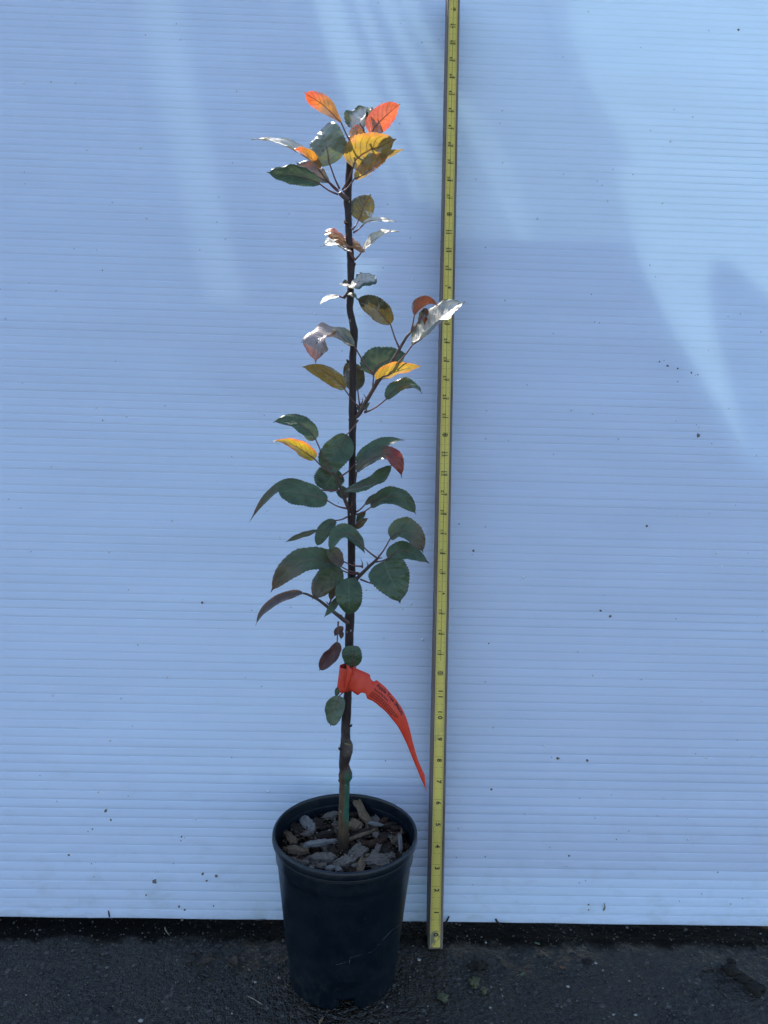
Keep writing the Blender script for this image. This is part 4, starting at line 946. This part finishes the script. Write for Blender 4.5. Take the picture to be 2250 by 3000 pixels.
# tiny stipules at the shoots
for c, a, b, dy in ((2,(845,1010),(858,960),-9),(2,(885,985),(862,930),-10),(2,(870,1060),(890,1030),-8),(4,(1125,430),(1128,400),-20),(4,(1130,430),(1165,425),-20),(4,(1040,505),(1035,455),-12),(4,(1000,510),(985,430),-8),(4,(720,800),(700,780),-20),(3,(870,840),(845,800),-8),(3,(900,850),(915,800),-6),(4,(820,900),(832,885),-12),(1,(880,1200),(835,1188),-4)):
    A, B = C3(c, a, dy), C3(c, b, dy-2); m_ = (A+B)/2 + Vector((0.001, 0, 0))
    v, f = tube([(A.x,A.y,A.z,0.0008),(m_.x,m_.y,m_.z,0.0006),(B.x,B.y,B.z,0.0001)], 6); mesh_obj('stipule', under_tree(v), f, M_petiole, tree)

# ------------------------------------------------------------------ orange plant tag looped round the stem
def mat_tag():
    t = NT('orange_vinyl'); p = t.coord(); n = t.noise(p, 120, 3)
    c = t.mix(t.ramp(n, [(0.3, 0), (0.7, 1)]), (0.74, 0.060, 0.028), (0.82, 0.085, 0.040))
    d = t.pbr(c, 0.42, 0.4); q = t.add('ShaderNodeBsdfTranslucent'); t.put(q.inputs['Color'], (0.75, 0.05, 0.015))
    m = t.add('ShaderNodeMixShader'); m.inputs[0].default_value = 0.28; t.l.new(d, m.inputs[1]); t.l.new(q.outputs[0], m.inputs[2])
    return t.finish(m.outputs[0])
M_tag = mat_tag()
def build_tag():
    s = 280/1588; ox, oy = 980, 1930
    def P(p, dy): return at_y(ox+p[0]*s, oy+p[1]*s, YS+dy*0.001)
    tg = thing('plant_tag', 'bright orange plastic tag with black print looped round the lower stem', 'tag', at_y(1020, 2010, YS))
    o0 = tg.location
    # paired points along the upper and lower edge of the strip, with depth in front of the stem (mm)
    top = [(300,140),(390,170),(490,215),(585,265),(592,310),(625,360),(665,378),(702,356),(800,430),(900,535),(1000,650),(1080,760),(1150,880),(1205,1020),(1250,1180),(1290,1340),(1335,1510),(1395,1700),(1450,1830),(1495,1930),(1512,2060),(1528,2185)]
    bot = [(225,510),(300,550),(350,582),(392,602),(430,568),(480,565),(520,590),(545,660),(640,710),(740,780),(840,870),(930,970),(1020,1080),(1095,1200),(1160,1330),(1215,1450),(1275,1600),(1340,1760),(1400,1900),(1440,2000),(1485,2100),(1524,2188)]
    dep = [-7,-8.5,-10,-11.5,-12.2,-13,-13.8,-14.5,-16,-17.5,-19,-20,-20.5,-20.5,-20,-19,-18,-16,-14.5,-13,-12,-11]
    n = len(top); m = 9; rows = []
    tp = catmull([(a[0], a[1], d, b[0], b[1]) for a, b, d in zip(top, bot, dep)], 4)
    V, F = [], []; k = m
    def surf(row, f):
        a = P((row[0], row[1]), row[2] + 1.5); b = P((row[3], row[4]), row[2] - 1.5)
        q = a*(1-f) + b*f; w = (b-a).length
        return q + Vector((0, -1, 0))*(0.10*w*math.sin(math.pi*f) + 0.0011*noise.noise(Vector((row[0]*0.006, row[1]*0.006, f*1.5))))
    for row in tp:
        for j in range(m): V.append(surf(row, j/(m-1)) - o0)
    for i in range(len(tp)-1):
        for j in range(m-1): F.append((i*m+j, i*m+j+1, (i+1)*m+j+1, (i+1)*m+j))
    st = mesh_obj('strip', V, F, M_tag, tg)
    mo = st.modifiers.new('thickness', 'SOLIDIFY'); mo.thickness = 0.00035; mo.offset = 0
    # band round the stem, pulled to the left at its lower edge
    V, F = [], []; na, nz = 48, 8
    c0 = at_y(1020, 1950, YS); c1 = at_y(1009, 2020, YS)
    for j in range(nz+1):
        f = j/nz; c = c0*(1-f) + c1*f
        for i in range(na):
            a = 2*math.pi*i/na; rx, ry = 0.0088, 0.0062
            r_ = 1 + 0.06*math.sin(3*a+f*2) 
            V.append(Vector((c.x + rx*r_*math.cos(a), c.y + ry*r_*math.sin(a), c.z + 0.0016*math.cos(a-0.6))) - o0)
    for j in range(nz):
        for i in range(na): F.append((j*na+i, (j+1)*na+i, (j+1)*na+(i+1) % na, j*na+(i+1) % na))
    bd = mesh_obj('loop_band', V, F, M_tag, tg); mo = bd.modifiers.new('thickness', 'SOLIDIFY'); mo.thickness = 0.0004; mo.offset = 1
    # pulled-through fold lying over the band
    fo = [((195,95),(235,110),-10.5),((205,250),(300,215),-11.5),((185,400),(262,330),-12),((165,520),(215,500),-11)]
    V, F = [], []
    for (a, b, d) in catmull([(*a, d, *b) for a, b, d in fo], 6) if False else [((q[0],q[1]),(q[3],q[4]),q[2]) for q in catmull([(*a, d, *b) for a, b, d in fo], 6)]:
        V += [P(a, d) - o0, P(((a[0]+b[0])/2, (a[1]+b[1])/2), d-1.2) - o0, P(b, d+0.6) - o0]
    for i in range(len(V)//3-1):
        for j in range(2): F.append((i*3+j, i*3+j+1, (i+1)*3+j+1, (i+1)*3+j))
    fl = mesh_obj('fold', V, F, M_tag, tg); mo = fl.modifiers.new('thickness', 'SOLIDIFY'); mo.thickness = 0.0004; mo.offset = 0
    # print: laid out along the strip, u = arc length, v = fraction across
    ink = mat_plain('tag_print', (0.03, 0.012, 0.012), 0.6, 0.3, 0.1, 200, 0.0)
    mids = [surf(r, 0.5) for r in tp]; arc = [0.0]
    for a, b in zip(mids, mids[1:]): arc.append(arc[-1] + (b-a).length)
    def row_at(L):
        L = max(0.0, min(arc[-1]-1e-6, L)); i = 0
        while arc[i+1] < L: i += 1
        t = (L-arc[i])/(arc[i+1]-arc[i]); return tuple(x*(1-t)+y*t for x, y in zip(tp[i], tp[i+1]))
    def lay(L, f):
        r = row_at(L); q = surf(r, f); e = 0.0006; du = surf(row_at(L+e), f)-q; dv = surf(r, min(1, f+0.02))-q
        nn = du.cross(dv).normalized()
        if nn.y > 0: nn = -nn
        return q + nn*0.00032 - o0
    L0 = arc[7*4]
    def print_line(txt, size, l0, f):
        v, fc = text_geo(txt, size, 'LEFT'); r = row_at(L0+l0); w = (P((r[3], r[4]), 0)-P((r[0], r[1]), 0)).length
        V = []
        for (x, y, _) in v:
            r2 = row_at(L0+l0+x); w2 = (P((r2[3], r2[4]), 0)-P((r2[0], r2[1]), 0)).length
            V.append(lay(L0+l0+x, f - y/max(w2, 0.004)))
        mesh_obj('lettering', V, fc, ink, st, smooth=False)
    print_line('Apple Tree (Malus)', 0.0052, 0.0022, 0.17)
    print_line('Flowering Story *', 0.0030, 0.0015, 0.40)
    # three lines of print too small to read: words as short strokes
    rnd = random.Random(8); parts = []
    for f, l0, l1 in ((0.58, 0.001, 0.040), (0.69, 0.000, 0.036), (0.80, 0.000, 0.032)):
        x = l0
        while x < l1:
            w = rnd.uniform(0.0010, 0.0030); pts = 6; vv, ff = [], []
            for i in range(pts+1):
                for h in (-0.00045, 0.00045):
                    r2 = row_at(L0+x+w*i/pts); w2 = (P((r2[3], r2[4]), 0)-P((r2[0], r2[1]), 0)).length
                    vv.append(lay(L0+x+w*i/pts, f + (h+rnd.uniform(-0.00015, 0.00015))/max(w2, 0.004)))
            for i in range(pts): ff.append((i*2, i*2+1, i*2+3, i*2+2))
            parts.append((vv, ff)); x += w + 0.0006
    v, f = join(parts); o = mesh_obj('fine_print', v, f, ink, st, smooth=False)
build_tag()

# ------------------------------------------------------------------ small litter on the ground and against the sheet
def stick(name, pts, label, cat, mat, group=None):
    v, f = tube(catmull(pts, 5), 7, rough=0.3, seed=3); b = Vector(pts[0][:3])
    o = mesh_obj(name, [Vector(p)-b for p in v], f, mat); o.location = b
    return tag(o, label, cat, group)
M_stick = mat_plain('dead_twig', (0.028, 0.022, 0.018), 0.8, 0.25, 0.4, 200)
M_pale = mat_plain('pale_straw', (0.20, 0.17, 0.12), 0.8, 0.25, 0.4, 200)
def gp(px, py, h=0.0):
    P = at_z(px, py, 0.0); z = ground_h(P.x, P.y) - 0.001 + h; return Vector((P.x, P.y, z))
def pp(px, py, off=0.002):
    x, s_ = on_panel(px, py, off); return Vector((x, 0, 0)) + PU*s_ + PN*off
def build_litter():
    a, b = pp(1302, 2712, 0.006), pp(1316, 2684, 0.003); stick('twig', [(*a, 0.0011), (*((a+b)/2), 0.0013), (*b, 0.0010)], 'short thick black twig leaning on the sheet right beside the stick', 'twig', M_stick)
    a, m, b = pp(1452, 2692, 0.002), pp(1457, 2701, 0.003), pp(1470, 2711, 0.005); stick('twig', [(*a, 0.0013), (*m, 0.0012), (*b, 0.0007)], 'crooked dark twig caught on the lower edge of the sheet', 'twig', M_stick)
    a, b = pp(317, 2668, 0.0012), pp(321, 2687, 0.0014); stick('twig', [(*a, 0.0006), (*((a+b)/2), 0.0009), (*b, 0.0006)], 'thin black splinter stuck upright to the sheet at lower left', 'twig', M_stick)
    a, b = pp(745, 2698, 0.0015), pp(778, 2694, 0.0015); stick('twig', [(*a, 0.0003), (*((a+b)/2), 0.0008), (*b, 0.0004)], 'thin dark splinter lying along the sheet edge left of the pot', 'twig', M_stick)
    a, m, b = pp(1770, 2645, 0.001), pp(1772, 2658, 0.0014), pp(1768, 2667, 0.0012); stick('straw', [(*a, 0.0004), (*m, 0.0008), (*b, 0.0010)], 'small brown seed husk stuck on the sheet right of the stick', 'husk', M_pale)
    a, m, b = gp(483, 2708, 0.0006), gp(486, 2722, 0.001), gp(496, 2738, 0.0004); stick('straw', [(*a, 0.0008), (*m, 0.0007), (*b, 0.0005)], 'curved pale straw lying just below the sheet at left', 'straw', M_pale)
    a, m, b = gp(725, 2917, 0.0006), gp(742, 2926, 0.0008), gp(768, 2942, 0.0004); stick('straw', [(*a, 0.0004), (*m, 0.0006), (*b, 0.0005)], 'thin grey straw lying left of the pot base', 'straw', M_pale)
    pts = [gp(545, 2822, 0.0005), gp(566, 2816, 0.0010), gp(580, 2803, 0.0010), gp(574, 2790, 0.0008), gp(556, 2790, 0.0004)]
    stick('tendril', [(*p, 0.0006) for p in pts], 'dark curled tendril lying on the ground at left', 'tendril', M_stick)
    a, b = gp(566, 2833, 0.0006), gp(588, 2858, 0.0006); stick('twig', [(*a, 0.0007), (*((a+b)/2), 0.0009), (*b, 0.0004)], 'short dark twig on the ground below the curled tendril', 'twig', M_stick)
    a, b = gp(936, 2998, 0.0012), gp(947, 2981, 0.0014); stick('wood_splinter', [(*a, 0.0013), (*((a+b)/2), 0.0016), (*b, 0.0006)], 'pale wood splinter lying in front of the pot at the frame edge', 'splinter', CHIP['tan'])
    a, b = gp(2055, 2846, 0.0006), gp(2128, 2838, 0.0010); stick('twig', [(*a, 0.0003), (*((a+b)/2), 0.0006), (*b, 0.0005)], 'long thin twig on the ground at far right', 'twig', M_stick)
    # dry leaves
    def dry(px, py, L_, W_, ang, label, m):
        c = gp(px, py); V, F = [], []; nu, nv = 14, 6
        for i in range(nu+1):
            u = i/nu; hw = 0.5*W_*(u**0.6)*((1-u)**0.8)/0.36
            for j in range(nv+1):
                q = -1+2*j/nv; x = (u-0.5)*L_; y = q*hw
                z = 0.0012 + abs(q)*hw*0.55 + 0.0012*noise.noise(Vector((u*4, q*2, px)))
                V.append((x*math.cos(ang)-y*math.sin(ang), x*math.sin(ang)+y*math.cos(ang), z))
        for i in range(nu):
            for j in range(nv): F.append((i*(nv+1)+j, i*(nv+1)+j+1, (i+1)*(nv+1)+j+1, (i+1)*(nv+1)+j))
        o = mesh_obj('dead_leaf', V, F, m); o.location = c; mo = o.modifiers.new('thickness', 'SOLIDIFY'); mo.thickness = 0.0003
        return tag(o, label, 'leaf', 'dead leaves on the ground')
    mb = mat_plain('dead_leaf_brown', (0.065, 0.045, 0.028), 0.75, 0.3, 0.4, 120); mr = mat_plain('dead_leaf_tan', (0.20, 0.10, 0.05), 0.75, 0.3, 0.4, 120); mg = mat_plain('dead_leaf_green', (0.10, 0.16, 0.07), 0.6, 0.3, 0.3, 120)
    dry(608, 2818, 0.017, 0.0075, 0.35, 'narrow brown dead leaf lying left of the pot, farther one of the pair', mb)
    dry(684, 2818, 0.014, 0.0105, -0.9, 'folded brown dead leaf lying left of the pot, nearer one of the pair', mb)
    dry(1648, 2838, 0.0085, 0.0035, -0.2, 'small tan leaf scrap on the ground right of the stick', mr)
    dry(1574, 2765, 0.0065, 0.0030, -0.4, 'tiny green leaf scrap near the lower edge of the sheet', mg)
    dry(1530, 2858, 0.0050, 0.0030, 0.4, 'tiny pale green leaf scrap between moss clump and tan scrap', mg)
    # mossy lumps
    def lump(px, py, r, label, m, flat=0.3, asp=1.0, cat='moss clump', name='moss_clump', sub=3, rough=0.5):
        bm = bmesh.new(); bmesh.ops.create_icosphere(bm, subdivisions=sub, radius=1)
        for v in bm.verts:
            d = v.co.copy(); k = 1 + rough*noise.noise(d*1.7+Vector((px, 0, 0))) + rough*0.6*noise.noise(d*4.5+Vector((0, py, 0)))
            v.co = Vector((d.x*asp, d.y, d.z*flat))*k*r
        me = bpy.data.meshes.new(name); bm.to_mesh(me); bm.free(); me.materials.append(m)
        for p in me.polygons: p.use_smooth = sub > 2
        o = bpy.data.objects.new(name, me); COL.objects.link(o); o.location = gp(px, py, r*flat*0.4); return tag(o, label, cat)
    mm = mat_plain('dried_moss', (0.10, 0.095, 0.050), 0.9, 0.15, 0.5, 300, 0.9, 0.002); md = mat_plain('dark_clod', (0.022, 0.018, 0.013), 0.9, 0.2, 0.4, 250, 0.8, 0.002)
    lump(1390, 2876, 0.0080, 'large ragged olive moss clump on the ground below the stick', mm, 0.30, 0.75, rough=0.9)
    lump(1418, 2900, 0.0040, 'small olive moss tuft touching the large ragged clump', mm, 0.30, 0.8, rough=0.9)
    lump(1297, 2921, 0.0058, 'small flat olive moss clump between pot and large clump', mm, 0.25, 1.0, rough=0.8)
    for (px, py, r, l) in ((2144, 2848, 0.0080, 'largest dark soil clod at far right'), (2178, 2868, 0.0065, 'middle one of the dark soil clods at far right'), (2212, 2896, 0.0085, 'dark soil clod nearest the right frame edge'), (2143, 2815, 0.0040, 'smallest dark soil clod nearest the sheet at far right'), (1400, 2825, 0.0075, 'dark flat soil clod just right of the stick foot'), (1720, 2817, 0.0045, 'round dark soil crumb beside a white pebble')):
        lump(px, py, r, l, md, 0.35, 1.2, 'soil clod', 'soil_clod', rough=0.7)
    mw = mat_plain('white_pebble', (0.27, 0.25, 0.22), 0.6, 0.4, 0.25, 200)
    for (px, py, r, l) in ((1862, 2974, 0.0016, 'white pebble near the bottom right frame edge'), (1745, 2822, 0.0016, 'tiny white pebble beside the round soil crumb'), (1664, 2889, 0.0017, 'tiny white pebble midway on the right ground'), (412, 2984, 0.0022, 'largest white pebble at the bottom left'), (748, 2875, 0.0015, 'tiny white pebble just left of the pot'), (1227, 2811, 0.0019, 'round white pebble between pot and stick foot'), (1436, 2950, 0.0013, 'tiny pale pebble in front of the moss clumps'), (1797, 2972, 0.0012, 'tan pebble left of the white one at bottom right')):
        lump(px, py, r, l, mw, 0.7, 1.2, 'pebble', 'pebble', sub=2, rough=0.35)
build_litter()
